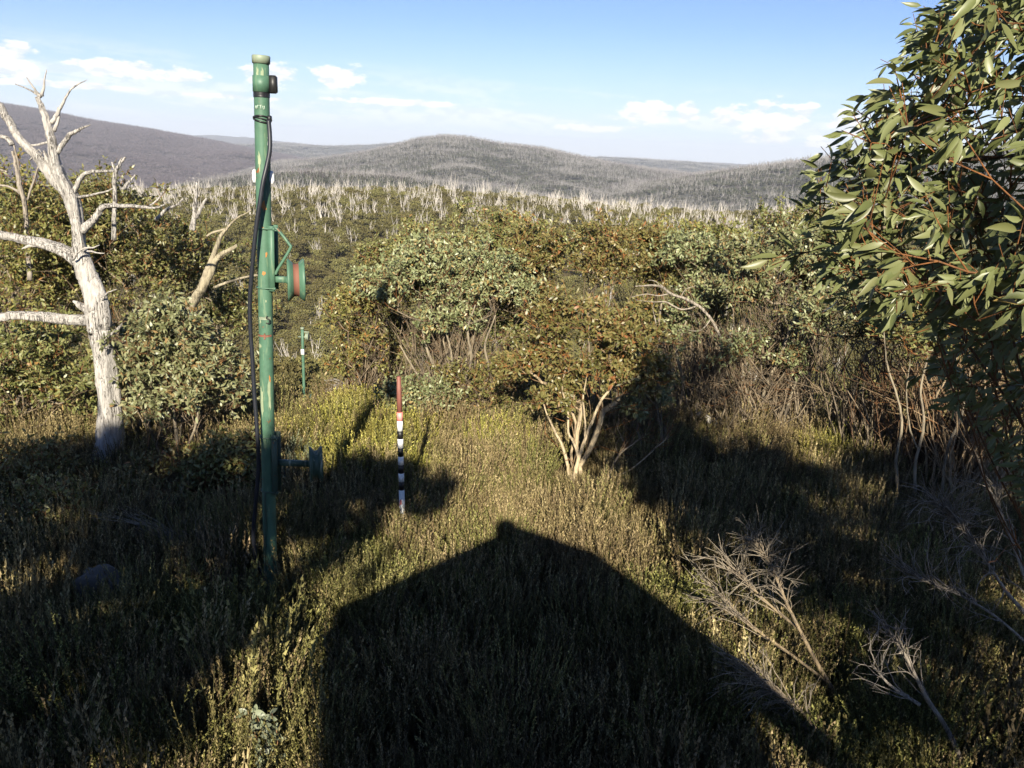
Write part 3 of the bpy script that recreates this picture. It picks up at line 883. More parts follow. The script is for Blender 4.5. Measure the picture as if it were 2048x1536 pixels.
def gum(name, label, base_px, Y, ells, ntips=130, stems=6, leaf='leaf', bark='stem', per=34, L=.075, W=.030, seed=0, tone=(.45, .22),
        cat='tree', group=None, broom=50, spread=.19, lower=-.25, r_tip=.0024, bare=0, up_=.35, flare=.55, base_z=None):
    g = np.random.default_rng(1000 + seed)
    bx_ = at(np.array(float(base_px[0])), np.array(float(base_px[1])), Y)[0]
    if base_z is not None: bx_ = base_z
    base = np.array([bx_, Y, gh(bx_, Y) - .05])
    tips, lob = ell_tips(ells, Y, int(ntips * 2.5), g, lower)
    cen = tips.mean(0)
    seeds = []
    stems = int(stems * 1.6)
    for k in range(stems):
        t = tips[g.integers(len(tips))]
        a = base + np.array([g.normal(0, .10), g.normal(0, .10), .0])
        mid = base + (t - base) * np.array([.5 * flare * 1.2, .5 * flare * 1.2, .42]) + g.normal(0, .07, 3)
        e = base + (t - base) * np.array([.68, .68, .62]) + g.normal(0, .08, 3)
        S = catmull(np.array([a, base + (mid - base) * .5 + g.normal(0, .04, 3), mid, e]), 3)
        seeds.append(S)
    alltips = tips
    bare = int(bare * .4) + 20
    if bare:
        bt = base + (tips[g.integers(len(tips), size=bare)] - base) * g.uniform(.4, .85, (bare, 1)) + g.normal(0, .16, (bare, 3))
        alltips = np.vstack([tips, bt])
    pos, par, rad, dire, tid = grow(base, seeds, alltips, g, r_tip=r_tip)
    order = np.argsort(np.linalg.norm(alltips - base, axis=1))
    leafy = order < len(tips)
    root = empty(name, base, label, cat, group); GUMS[seed] = (root, Y, bark)
    wb_ = Buf(); wood(wb_, pos, par, rad, .04, 5)
    for q in range(int(broom * .5)):
        t = tips[g.integers(len(tips))]; b0 = base + np.array([g.normal(0, .30), g.normal(0, .24), 0])
        e = b0 + (t - b0) * g.uniform(.75, 1.0) + g.normal(0, .05, 3); h_ = e[2] - b0[2]
        if g.uniform() < .25: e = b0 + (e - b0) * np.array([1.35, 1.2, .7])
        c1 = b0 + np.array([(e - b0)[0] * .25, (e - b0)[1] * .25, h_ * .45]) + g.normal(0, .2, 3)
        s_ = np.linspace(0, 1, 8)[:, None]
        wv = np.cumsum(g.normal(0, .035, (8, 3)), 0) * np.sin(np.linspace(0, math.pi, 8))[:, None]
        C = (1 - s_) ** 2 * b0 + 2 * (1 - s_) * s_ * c1 + s_ ** 2 * e + wv * 1.6
        rr_ = np.linspace(g.uniform(.008, .022), .004, 8)
        segs(wb_, C[:-1], C[1:], rr_[:-1], rr_[1:], 4, np.linspace(.3, .7, 7))
        for z_ in range(6):
            j_ = int(g.integers(2, 7)); d_ = unit(unit(C[j_] - C[j_ - 1]) + g.normal(0, .45, 3)); l_ = g.uniform(.2, .6)
            segs(wb_, [C[j_], C[j_] + d_ * l_ * .5], [C[j_] + d_ * l_ * .5, C[j_] + d_ * l_ + np.array([0, 0, l_ * .1])], [.005, .0038], [.0038, .002], 3, [.7, .8])
    wb_.build('stems', M[bark], root, True)['kind'] = 'stuff'
    fb_, tb_ = Buf(), Buf()
    ids = tid[leafy]
    foliage(fb_, pos[ids], dire[ids], g, per, L, W, spread, tone=tone, twigs=tb_, up_=up_)
    fb_.build('crown', M[leaf], root)['kind'] = 'stuff'
    tb_.build('twigs', M[bark], root)['kind'] = 'stuff'
    return root


GUMS = {}
GG = 'snow gums around the clearing'
# left of the clearing
gum('gum_tree', 'broad olive gum at far left behind the bleached dead trunk', (20, 890), 12.6, [(40, 460, 150, 85), (-90, 520, 120, 110), (60, 590, 140, 70)], 190, 7, 'leaf_gold', seed=1, group=GG)
gum('gum_tree', 'rounded gum crown showing between the dead trunk and lichened dead branch', (280, 870), 13.4, [(255, 445, 105, 75), (330, 500, 110, 75), (250, 580, 130, 75)], 190, 6, 'leaf', seed=2, group=GG)
gum('gum_tree', 'low gum right behind the tall green post, left edge of the slope gap', (440, 830), 14.6, [(430, 545, 80, 60), (470, 640, 60, 55), (400, 640, 80, 50)], 110, 5, 'leaf', seed=3, group=GG)
gum('gum_tree', 'leafy grey-green young gum close beside the dead trunk', (345, 935), 10.0, [(335, 690, 90, 65), (370, 770, 100, 75), (290, 760, 60, 70)], 120, 5, 'leaf_grey', L=.085, W=.032, per=36, seed=4, group=GG, tone=(.55, .2))
gum('gum_tree', 'sunlit gum at left edge under the long white branch', (40, 970), 10.6, [(40, 710, 100, 75), (140, 720, 80, 65), (110, 810, 110, 60), (-60, 760, 100, 90)], 150, 6, 'leaf', seed=5, group=GG)
gum('gum_shrub', 'shaded scrubby gum at left edge in front of dead trunk', (70, 1110), 8.6, [(20, 950, 100, 60), (110, 1040, 60, 40), (-40, 980, 90, 70)], 110, 7, 'leaf_gold', bark='stem_dark', seed=6, group=GG, bare=60, per=20)
# the middle
gum('gum_tree', 'large many-stemmed gum in the middle with bare lower limbs', (905, 860), 12.9, [(810, 565, 100, 55), (920, 540, 105, 50), (860, 625, 80, 35), (1000, 580, 75, 50)], 210, 9, 'leaf_grey', seed=11, broom=150, group=GG, bare=70, tone=(.55, .22))
gum('gum_tree', 'rusty olive gum right beside the distant green post', (745, 830), 13.6, [(725, 640, 60, 50), (730, 715, 60, 45), (785, 590, 60, 45)], 110, 6, 'leaf_gold', seed=12, broom=90, group=GG, bare=30, tone=(.5, .25))
gum('gum_tree', 'tallest rounded crown behind the large middle gum', (960, 830), 15.4, [(960, 480, 110, 50), (860, 510, 80, 45), (1040, 500, 70, 45)], 170, 6, 'leaf', seed=13, group=GG, tone=(.55, .2))
gum('gum_tree', 'golden-brown gum behind the small white-trunked tree', (1160, 850), 13.6, [(1130, 535, 95, 70), (1230, 515, 85, 50), (1060, 600, 60, 60)], 170, 7, 'leaf_gold', seed=14, group=GG, tone=(.55, .24))
c5 = gum('gum_tree', 'small orange-twigged tree with white forked trunk in the clearing', (1148, 955), 10.1, [(1165, 645, 85, 40), (1240, 690, 65, 45), (1085, 730, 60, 45), (1195, 750, 85, 45), (1115, 795, 45, 28), (1290, 745, 40, 35)], 165, 4, 'leaf_gold', bark='stem_pale', per=28, seed=15, group=GG, tone=(.48, .22), L=.075, bare=25, broom=0, r_tip=.0034)
gum('gum_shrub', 'grey leafy shoot hanging right of the white forked trunk', (1275, 905), 10.7, [(1290, 800, 45, 45), (1270, 745, 35, 35)], 34, 3, 'leaf_grey', seed=16, group=GG, tone=(.6, .2), L=.085, W=.034)
gum('gum_shrub', 'low grey-leaved gum bush just behind the snow stake', (835, 865), 12.0, [(835, 805, 60, 38)], 50, 5, 'leaf_grey', seed=17, group=GG, L=.07, W=.032)
# right of the clearing
gum('gum_tree', 'gum with pale leaning dead limbs across its crown', (1420, 860), 13.2, [(1375, 530, 75, 45), (1450, 575, 80, 35), (1400, 640, 60, 25)], 115, 7, 'leaf_grey', seed=21, broom=150, group=GG, bare=110, tone=(.5, .2))
gum('gum_tree', 'dense grey-green gum left of the close overhanging branch', (1560, 880), 12.2, [(1560, 520, 90, 50), (1640, 570, 70, 45), (1510, 600, 70, 30)], 140, 8, 'leaf_grey', bark='stem', seed=22, broom=170, group=GG, bare=150, tone=(.5, .22))
gum('gum_tree', 'low olive crown on the skyline beside the thin dead spike', (1410, 830), 15.6, [(1350, 490, 75, 32), (1440, 500, 80, 35)], 100, 5, 'leaf_gold', seed=23, group=GG)
gum('gum_tree', 'olive crown below the far hills, touching the close branch', (1610, 830), 16.2, [(1600, 465, 100, 42), (1700, 470, 70, 50)], 120, 5, 'leaf', seed=24, group=GG)
gum('gum_tree', 'shaded gum under the close branch with pale slender trunks', (1740, 920), 11.2, [(1700, 620, 90, 45), (1790, 660, 90, 40)], 90, 8, 'leaf_grey', bark='stem', seed=25, broom=150, group=GG, bare=120, per=28)
gum('gum_tree', 'cream-stemmed gum thicket at the right edge behind the close tree', (1930, 960), 9.6, [(1900, 680, 120, 55), (2050, 660, 120, 70)], 100, 9, 'leaf', bark='stem_pale', seed=26, broom=130, group=GG, bare=150, per=24)


gum('gum_tree', 'olive gum filling the gap between the middle gum and golden gum', (1050, 850), 14.2, [(1060, 510, 80, 45), (1020, 640, 70, 40)], 110, 7, 'leaf', seed=31, broom=90, group=GG, bare=60)
gum('gum_tree', 'twiggy gum between the small white-trunked tree and the arching dead limbs', (1330, 850), 13.9, [(1310, 545, 65, 40), (1300, 640, 50, 35)], 80, 8, 'leaf_gold', seed=32, broom=110, group=GG, bare=140)
gum('gum_tree', 'brown twiggy gum low in front of the dense grey-green gum', (1480, 880), 12.0, [(1440, 690, 80, 30), (1540, 710, 70, 30)], 36, 12, 'leaf_grey', seed=33, broom=170, group=GG, bare=220, per=24)
gum('gum_tree', 'leafy gum left of the large middle gum reaching the post gap', (790, 850), 14.4, [(775, 545, 60, 40), (720, 600, 35, 35), (820, 690, 70, 40)], 100, 7, 'leaf', seed=34, group=GG, bare=60, tone=(.55, .22))
gum('gum_shrub', 'low brushy gum at the foot of the large middle gum', (960, 860), 12.4, [(960, 770, 80, 50), (1050, 800, 60, 45)], 60, 8, 'leaf_gold', seed=35, group=GG, bare=120, per=24)
gum('gum_shrub', 'dark gum scrub right of the dead trunk base', (310, 1090), 8.7, [(345, 1000, 95, 55), (270, 1070, 55, 35)], 90, 8, 'leaf_gold', bark='stem_dark', seed=36, group=GG, bare=60, per=24)
gum('gum_shrub', 'dark gum scrub left of the tall green post', (440, 1080), 8.9, [(440, 975, 70, 65), (480, 900, 40, 40)], 80, 8, 'leaf', bark='stem_dark', seed=37, group=GG, bare=60, per=24)
gum('gum_shrub', 'low dark gum scrub at left edge above the boulder', (110, 1160), 7.8, [(110, 1060, 150, 60), (-20, 1100, 100, 70)], 90, 8, 'leaf_gold', bark='stem_dark', seed=38, group=GG, bare=80, per=22)
gum('gum_tree', 'tall gum at left edge rising above the long white branches', (-60, 900), 13.8, [(-20, 430, 120, 60), (120, 420, 90, 50), (150, 520, 110, 70)], 150, 7, 'leaf', seed=39, group=GG)
gum('gum_tree', 'dim gum thicket under the close branch at right', (1850, 930), 10.4, [(1830, 620, 110, 50), (1960, 600, 110, 60)], 100, 10, 'leaf_grey', bark='stem_dark', seed=40, broom=170, group=GG, bare=200, per=26)
gum('gum_tree', 'crown on the slope behind the arching dead limbs', (1300, 830), 17.0, [(1290, 500, 90, 40), (1400, 520, 90, 45), (1200, 490, 70, 35)], 130, 6, 'leaf', seed=41, group=GG)


# ------------------------------------------------------------------ dead trees drawn limb by limb
def limb(buf, pts, Y, r=0.0, sides=10, lump=.13, seed=0, per=6):
    """pts: (px, py, width in px[, dY])"""
    P = np.array([at(np.array(float(q[0])), np.array(float(q[1])), Y + (q[3] if len(q) > 3 else 0)) for q in pts])
    R = np.array([q[2] / 2 for q in pts]) / ppm(P) * .88
    Pc = catmull(np.column_stack([P, R]), per)
    gj = np.random.default_rng(seed + 500)
    jit = gj.normal(0, 1, (len(Pc), 3)) * np.minimum(Pc[:, 3:4] * .08, .0025) + np.cumsum(gj.normal(0, .0025, (len(Pc), 3)), 0)
    jit[0] = 0
    tube(buf, Pc[:, :3] + jit, np.maximum(Pc[:, 3], .002), sides, r, lump, seed=seed)


def dead_tree(name, label, Y, limbs, mat='dead', group=None, sides=10, base=None):
    q = limbs[0][1][0]
    p0 = at(np.array(float(q[0])), np.array(float(q[1])), Y)
    root = empty(name, (p0[0], Y, gh(p0[0], Y)), label, 'tree', group)
    for k, (nm, pts) in enumerate(limbs):
        bb = Buf(); limb(bb, pts, Y, 0.0 if nm == 'trunk' else .3, (sides * 3 if nm == 'trunk' else (sides * 2 if nm == 'limb' else sides)), seed=k, per=10 if nm in ('trunk', 'limb') else 5)
        bb.build(nm, M[mat], root, True)
    return root


dead_tree('dead_tree', 'large bleached white dead tree with forked bare limbs at left', 9.6, [
    ('trunk', [(175, 1040, 88), (200, 975, 66), (222, 900, 56), (222, 820, 50), (212, 740, 44), (205, 680, 44), (203, 640, 52), (196, 590, 48), (172, 535, 40), (160, 490, 31), (158, 440, 27), (150, 395, 32), (126, 345, 27), (116, 300, 20), (110, 260, 17), (98, 220, 13), (84, 190, 8)]),
    ('limb', [(150, 400, 24), (105, 355, 24), (66, 305, 20), (34, 275, 16), (12, 240, 16), (-10, 205, 15)]),
    ('limb', [(196, 640, 32), (150, 640, 25), (90, 635, 23), (30, 632, 21), (-20, 640, 19), (-70, 650, 16)]),
    ('limb', [(175, 540, 32), (130, 505, 29), (80, 485, 24), (30, 472, 20), (-30, 462, 20)]),
    ('limb', [(165, 462, 20), (185, 440, 15), (200, 415, 13), (215, 408, 11), (250, 408, 9), (305, 410, 5), (330, 405, 3)]),
    ('branch', [(146, 388, 14), (158, 360, 11), (175, 345, 9), (205, 342, 7), (232, 340, 5), (243, 315, 3)]),
    ('branch', [(300, 411, 4), (318, 395, 3), (328, 380, 1.5)]),
    ('branch', [(108, 262, 8), (116, 238, 6), (115, 215, 3)]),
    ('twig', [(60, 320, 4), (76, 300, 3), (82, 305, 1.5)]),
    ('twig', [(205, 600, 4, -.1), (215, 585, 3, -.15), (232, 578, 1.5, -.15)]),
    ('branch', [(232, 340, 8), (230, 370, 6)]),
    ('branch', [(114, 306, 12), (126, 288, 11), (140, 272, 10), (158, 262, 7), (182, 252, 2)]),
    ('branch', [(104, 246, 10), (113, 230, 9), (125, 205, 6), (138, 182, 4), (155, 168, 3), (172, 158, 1)]),
    ('branch', [(84, 192, 8), (90, 165, 4), (94, 140, 2)]),
    ('branch', [(82, 195, 8), (68, 178, 5), (53, 158, 2)]),
    ('branch', [(82, 193, 6), (60, 182, 4), (28, 170, 2)]),
    ('branch', [(116, 355, 16), (100, 335, 10), (92, 312, 8), (88, 302, 3)]),
    ('branch', [(112, 293, 8), (100, 285, 6), (70, 290, 5), (38, 291, 3)]),
    ('branch', [(24, 290, 12), (10, 275, 9), (-20, 270, 8)]),
    ('snag', [(178, 620, 22), (160, 610, 16), (147, 603, 5)]),
    ('snag', [(90, 488, 14), (66, 490, 10), (44, 497, 2)]),
    ('twig', [(145, 520, 5, -.15), (160, 498, 4, -.2), (180, 492, 4, -.2), (198, 486, 2, -.2)]),
    ('twig', [(165, 500, 6, -.1), (190, 505, 4, -.2), (213, 506, 2, -.2)]),
    ('snag', [(212, 672, 14), (230, 662, 10), (244, 645, 3)]),
    ('branch', [(148, 396, 7), (180, 390, 5), (205, 383, 4), (224, 376, 2)]),
], 'dead')
dead_tree('dead_tree', 'thin grey dead tree with upswept arms behind the white dead tree, far left', 11.8, [
    ('trunk', [(60, 560, 10), (50, 420, 10), (40, 370, 11), (30, 330, 9), (24, 300, 6)]),
    ('branch', [(45, 390, 8), (20, 372, 5), (-20, 365, 5)]), ('branch', [(55, 400, 5), (65, 365, 5), (82, 302, 2)]), ('branch', [(36, 350, 5), (38, 330, 4), (28, 290, 4)]),
    ('branch', [(15, 345, 5), (0, 338, 5), (-30, 330, 4)])], 'dead_grey', 'slender dead trees behind the gums', 6)
dead_tree('dead_tree', 'short forked dead stub rising from the gum right of the white trunk', 12.2, [
    ('trunk', [(228, 480, 10), (229, 400, 9), (230, 350, 8), (238, 325, 7), (250, 312, 4)]), ('branch', [(231, 345, 5), (225, 325, 3)]),
    ('branch', [(246, 378, 9), (258, 362, 6), (269, 346, 2)])], 'dead', 'slender dead trees behind the gums', 7)
dead_tree('dead_tree', 'lichen-spotted dead gum leaning right behind the tall green post', 11.6, [
    ('trunk', [(370, 640, 22), (395, 590, 20), (412, 560, 18), (430, 520, 15), (445, 505, 12), (475, 488, 6)]),
    ('limb', [(400, 580, 16), (415, 540, 13), (425, 515, 11), (438, 480, 10), (450, 460, 6), (475, 435, 4), (500, 420, 2)]),
    ('branch', [(412, 472, 4), (430, 462, 5), (452, 455, 6)]), ('branch', [(428, 575, 6), (460, 562, 6), (500, 550, 5), (522, 545, 4)])], 'dead_lichen', 'slender dead trees behind the gums', 8)
dead_tree('dead_tree', 'pair of pale broken dead stems standing left of the green post', 12.3, [
    ('trunk', [(384, 460, 12), (388, 432, 10), (390, 400, 8), (393, 365, 4)]), ('limb', [(392, 436, 9), (402, 418, 8), (412, 395, 4)]), ('limb', [(312, 440, 8), (335, 418, 7), (355, 408, 5), (368, 395, 3)])], 'dead', 'slender dead trees behind the gums', 7)
dead_tree('dead_tree', 'thin white dead spike above the gums at right', 16.5, [
    ('trunk', [(1500, 540, 6), (1497, 500, 6), (1490, 470, 5), (1484, 448, 3)]), ('branch', [(1503, 500, 4), (1512, 482, 2)])], 'dead', 'slender dead trees behind the gums', 6)
dead_tree('dead_tree', 'pale dead limbs arching across the gum right of centre', 12.4, [
    ('trunk', [(1446, 690, 5), (1432, 655, 6), (1410, 622, 6), (1385, 604, 7), (1345, 588, 6), (1325, 574, 5), (1298, 570, 4), (1272, 573, 2)]),
    ('branch', [(1395, 612, 4), (1362, 618, 3.5), (1330, 604, 3), (1300, 603, 2), (1268, 598, 1.2)]), ('branch', [(1340, 586, 3), (1315, 590, 2.5), (1290, 586, 2), (1262, 592, 1.2)]),
    ('branch', [(1330, 576, 3), (1310, 562, 2), (1296, 560, 1.2)]), ('branch', [(1420, 640, 3), (1398, 662, 2.5), (1366, 660, 2), (1345, 668, 1.2)]), ('branch', [(1318, 690, 3), (1313, 655, 3), (1304, 622, 2), (1308, 606, 1.2)]),
    ('branch', [(1360, 594, 3), (1372, 578, 2), (1392, 570, 1.2)])], 'dead_grey', 'slender dead trees behind the gums', 7)


TR = {11: [[(905, 860, 12), (892, 790, 10), (872, 740, 8), (850, 690, 6), (842, 640, 4)], [(915, 860, 11), (925, 780, 9), (942, 720, 7), (935, 660, 5), (950, 610, 3)], [(930, 860, 12), (962, 790, 9), (976, 740, 7), (970, 690, 5), (990, 630, 3)], [(900, 850, 9), (862, 800, 7), (832, 745, 5), (800, 690, 3)], [(920, 850, 8), (905, 770, 7), (900, 700, 5), (885, 650, 3)]],
      21: [[(1345, 850, 10), (1341, 770, 9), (1322, 705, 7), (1318, 650, 6), (1325, 600, 4)], [(1352, 850, 10), (1366, 770, 8), (1352, 700, 6), (1372, 640, 4)], [(1425, 860, 8), (1432, 790, 7), (1455, 720, 5), (1462, 660, 3)]],
      22: [[(1535, 880, 9), (1526, 790, 8), (1556, 715, 7), (1588, 630, 6), (1600, 580, 3)], [(1560, 880, 10), (1580, 800, 8), (1608, 730, 6), (1630, 650, 4)], [(1545, 880, 8), (1500, 800, 6), (1485, 720, 5), (1500, 650, 3)]],
      26: [[(1796, 990, 7), (1792, 920, 6.5), (1803, 850, 6), (1794, 790, 5), (1776, 730, 4), (1770, 660, 2.5)], [(1828, 990, 8), (1832, 920, 7), (1848, 850, 6), (1842, 780, 5), (1856, 710, 4), (1850, 650, 2.5)], [(1884, 990, 7), (1893, 900, 6.5), (1922, 830, 6), (1938, 750, 5), (1962, 690, 3)], [(1836, 900, 4), (1818, 850, 4), (1812, 780, 3), (1820, 720, 2)], [(1915, 840, 4), (1905, 780, 3), (1912, 710, 2)]],
      14: [[(1150, 850, 8), (1130, 770, 7), (1105, 700, 6), (1095, 640, 4)], [(1170, 850, 8), (1200, 760, 7), (1235, 690, 6), (1240, 620, 4)]],
      4: [[(348, 935, 9), (352, 880, 8), (345, 820, 6), (355, 770, 4)], [(355, 930, 7), (385, 870, 6), (400, 810, 4)]]}
for sd_k, runs in TR.items():
    rt_, Y_, bk_ = GUMS[sd_k]
    for k, pts in enumerate(runs):
        bb = Buf(); limb(bb, pts, Y_ - .35, .05, 8, .10, sd_k * 10 + k, 5); bb.build('trunk', M['stem'], rt_, True)
for pts in ([(1146, 990, 15), (1150, 950, 14), (1160, 915, 12), (1172, 880, 10), (1190, 838, 9), (1208, 800, 8), (1235, 765, 6), (1250, 730, 4)],
            [(1144, 975, 11), (1136, 930, 10), (1128, 895, 9), (1112, 862, 7), (1098, 830, 5), (1085, 790, 4)],
            [(1158, 925, 9), (1152, 890, 8), (1140, 862, 7), (1138, 820, 6), (1128, 775, 5), (1135, 730, 3)],
            [(1170, 890, 6), (1172, 850, 6), (1168, 800, 5), (1175, 750, 3)]):
    pts = [(a, c, w_ * .78) for a, c, w_ in pts]
    bb = Buf(); limb(bb, pts, 9.95, 0.0, 9, .06, int(pts[0][0]), 5); bb.build('trunk', M['stem_pale'], c5, True)


def bare_shrub(name, label, Y, trunk, fan, ntips, seed, mat='twig', group='leafless dry shrubs', r_tip=.0019, extra=()):
    """leafless bush: a traced stem, then fine upswept twigs to points in a fan of pixels (px, py, spread x, spread y)"""
    g = np.random.default_rng(seed)
    q = [at(np.array(float(a)), np.array(float(b_)), Y + dy) for a, b_, dy in trunk]
    base = q[0]; base = np.array([base[0], base[1], gh(base[0], base[1]) - .03]) if q[0][2] < gh(base[0], base[1]) + .6 else q[0]
    tips = []
    for px, py, sx, sy, k in fan:
        k = int(k * .75); a = px + g.uniform(-1, 1, k) * sx; c = py + g.uniform(-1, 1, k) * sy
        tips.append(at(a, c, Y + g.normal(0, .22, k)))
    tips = np.concatenate(tips)
    S = [catmull(np.array([base] + q[1:]), 5)] + [catmull(np.array([at(np.array(float(a)), np.array(float(b_)), Y + dy) for a, b_, dy in e]), 5) for e in extra]
    wb_ = Buf(); nod = []; ndir = []
    for k, C in enumerate(S):
        rr_ = np.linspace(.021 if k == 0 else .013, .006, len(C)) * r_tip / .0019
        segs(wb_, C[:-1], C[1:], rr_[:-1], rr_[1:], 7, np.full(len(C) - 1, .1))
        nod.append(C[2:]); ndir.append(unit(np.gradient(C, axis=0))[2:])
    nod = np.concatenate(nod); ndir = np.concatenate(ndir)
    for t in tips:
        v = t - nod; d = np.linalg.norm(v, axis=1); c_ = np.einsum('ij,ij->i', v, ndir) / np.maximum(d, 1e-6)
        k = int(np.argmin(d * (1.5 - .9 * c_) + g.uniform(0, .12, len(d)))); L_ = d[k]
        p0 = nod[k]; c1 = p0 + ndir[k] * L_ * .55 + g.normal(0, .03, 3)
        s_ = np.linspace(0, 1, 8)[:, None]; C = (1 - s_) ** 2 * p0 + 2 * (1 - s_) * s_ * c1 + s_ ** 2 * t + np.cumsum(g.normal(0, .007, (8, 3)), 0)
        rr_ = np.linspace(.006, .0018, 8) * r_tip / .0019
        segs(wb_, C[:-1], C[1:], rr_[:-1], rr_[1:], 4, np.linspace(.4, 1, 7))
        for z_ in range(3):
            j_ = int(g.integers(2, 7)); d_ = unit(unit(C[j_] - C[j_ - 1]) + g.normal(0, .32, 3)); l_ = g.uniform(.06, .2)
            segs(wb_, [C[j_]], [C[j_] + d_ * l_], [.0028 * r_tip / .0019], [.0014], 3, [1.0])
    root = empty(name, base, label, 'shrub', group)
    wb_.build('branches', M[mat], root, True)['kind'] = 'stuff'
    return root


bare_shrub('bare_shrub', 'leafless cream-stemmed shrub fanning up beside the roof shadow, lower right', 5.4,
           [(1720, 1440, .0), (1660, 1370, 0), (1620, 1300, 0), (1575, 1210, 0), (1550, 1150, 0), (1520, 1090, 0)],
           [(1420, 1150, 60, 70, 46), (1500, 1090, 70, 50, 40), (1560, 1130, 60, 60, 30), (1450, 1210, 50, 40, 24)], 0, 3,
           extra=[[(1650, 1360, 0), (1570, 1300, .1), (1500, 1250, .1), (1450, 1200, .15)], [(1600, 1260, 0), (1540, 1210, .2), (1490, 1160, .2)]])
bare_shrub('bare_shrub', 'leafless grey leaning shrub near the bottom right corner', 4.7,
           [(1960, 1560, 0), (1900, 1470, 0), (1850, 1390, 0), (1810, 1310, 0), (1775, 1260, 0)],
           [(1770, 1250, 45, 40, 22), (1740, 1330, 40, 30, 14), (1830, 1290, 40, 40, 14)], 0, 4, mat='dead_grey',
           extra=[[(1840, 1410, 0), (1780, 1370, .1), (1745, 1330, .1)]])
bare_shrub('bare_shrub', 'tangle of long dry twigs sweeping in from the right edge', 5.6,
           [(2160, 1380, 0), (2080, 1270, 0), (2010, 1180, 0), (1950, 1090, 0), (1900, 1030, 0)],
           [(1880, 1000, 80, 60, 46), (1960, 1060, 90, 60, 40), (1840, 1130, 80, 60, 36), (1930, 1170, 80, 50, 30), (1990, 980, 60, 60, 24)], 0, 5, mat='dead_grey',
           extra=[[(2100, 1330, 0), (2000, 1240, .1), (1920, 1190, .1), (1850, 1160, .1)], [(2080, 1250, 0), (2040, 1130, .2), (2000, 1020, .2)]])
bare_shrub('bare_shrub', 'dark leafless shrub lying inside the roof shadow at lower right', 4.9,
           [(1720, 1580, 0), (1660, 1490, 0), (1600, 1420, 0), (1550, 1380, 0)],
           [(1480, 1330, 70, 50, 40), (1550, 1400, 80, 50, 30), (1450, 1420, 50, 50, 20)], 0, 6, mat='twig')
bare_shrub('bare_shrub', 'dry twiggy shrub in deep shade between boulder and tall green post', 7.4,
           [(225, 1180, 0), (270, 1172, 0), (330, 1160, 0), (370, 1120, 0)],
           [(380, 1100, 60, 50, 40), (330, 1060, 80, 50, 40), (420, 1060, 30, 40, 20), (220, 1050, 80, 40, 30)], 0, 7, mat='twig')
bare_shrub('bare_shrub', 'bleached dead brushwood heap left of the snow stake', 15.0,
           [(725, 830, 0), (715, 800, 0), (705, 785, 0)],
           [(665, 770, 25, 18, 16), (700, 760, 25, 18, 16), (720, 775, 20, 15, 10)], 0, 8, mat='dead', r_tip=.006)
bare_shrub('bare_shrub', 'slender leaning sapling stems right of the white forked trunk', 9.7,
           [(1205, 955, 0), (1235, 915, 0), (1270, 885, 0)],
           [(1320, 850, 40, 25, 10), (1290, 880, 40, 20, 8), (1260, 850, 30, 20, 6)], 0, 9, mat='stem_pale', extra=[[(1215, 955, 0), (1260, 940, -.1), (1330, 880, -.1)]])

# ------------------------------------------------------------------ the near tree that overhangs the right edge
NT_BASE = np.array([4.5, 4.4, gh(4.5, 4.4) - .05])
near = empty('gum_tree', NT_BASE, 'close gum with long glossy leaves overhanging the upper right', 'tree')
g = np.random.default_rng(77)
prof = [(-60, 1985), (0, 1960), (60, 1860), (130, 1800), (200, 1740), (260, 1715), (330, 1690), (370, 1650), (410, 1640), (470, 1650), (520, 1680), (580, 1740), (640, 1800)]
tips = []; ty = []
while len(tips) < 760:
    py = g.uniform(-260, 640); left = np.interp(py, [q[0] for q in prof], [q[1] for q in prof])
    if py < -60: left = 1985 + (-60 - py) * 1.4
    px = left + 25 + (g.uniform(0, 1) ** 1.15) * (2620 - left)
    lowcut = np.interp(px, [1600, 1750, 1900, 2100, 2600], [500, 590, 640, 680, 700])
    if py > lowcut: continue
    Yd = np.interp(py, [-260, 0, 350, 640], [3.4, 3.3, 3.2, 2.75]) + g.normal(0.15, .42)
    Yd = min(max(Yd, 2.35), 4.6)
    tips.append(at(np.array(px), np.array(py), Yd))
tips = np.array(tips)
hand = [(1612, 505, 2.75), (1650, 385, 3.0), (1640, 430, 3.0), (1780, 585, 2.45), (1760, 555, 2.5), (1830, 600, 2.6), (1700, 540, 2.7), (1720, 640, 2.9), (1690, 500, 2.75), (1880, 640, 2.7)]
tips = np.vstack([tips, [at(np.array(float(a)), np.array(float(b_)), y_) for a, b_, y_ in hand]])
low_ = np.array([at(np.array(a), np.array(c), y_) for a, c, y_ in zip(1760 + 560 * g.uniform(0, 1, 340) ** .9, g.uniform(600, 1080, 340), g.uniform(3.3, 4.8, 340))])
low_ = low_[proj(low_)[:, 1] < 560 + (proj(low_)[:, 0] - 1700) * 1.1]
tips = np.vstack([tips, low_])
seeds = []
for k in range(24):
    e = at(np.array(g.uniform(1740, 2300)), np.array(g.uniform(380, 680)), g.uniform(2.9, 4.2))
    mid = NT_BASE + (e - NT_BASE) * np.array([.48, .48, .50]) + g.normal(0, .14, 3)
    seeds.append(catmull(np.array([NT_BASE + np.array([g.normal(0, .22), g.normal(0, .22), 0]), NT_BASE + (mid - NT_BASE) * np.array([.45, .45, .5]) + g.normal(0, .14, 3), mid + g.normal(0, .1, 3), mid + (e - mid) * .5 + g.normal(0, .12, 3), e]), 4))
bt = NT_BASE + (tips[g.integers(len(tips), size=230)] - NT_BASE) * g.uniform(.4, .9, (230, 1)) + g.normal(0, .22, (230, 3))
pos, par, rad, dire, tid = grow(NT_BASE, seeds, np.vstack([tips, bt]), g, r_tip=.0018, twist=.22, step=.12, exp=2.5)
wb_ = Buf(); wood(wb_, pos, par, rad, .035, 7); wb_.build('stems', M['stem_dark'], near, True)['kind'] = 'stuff'
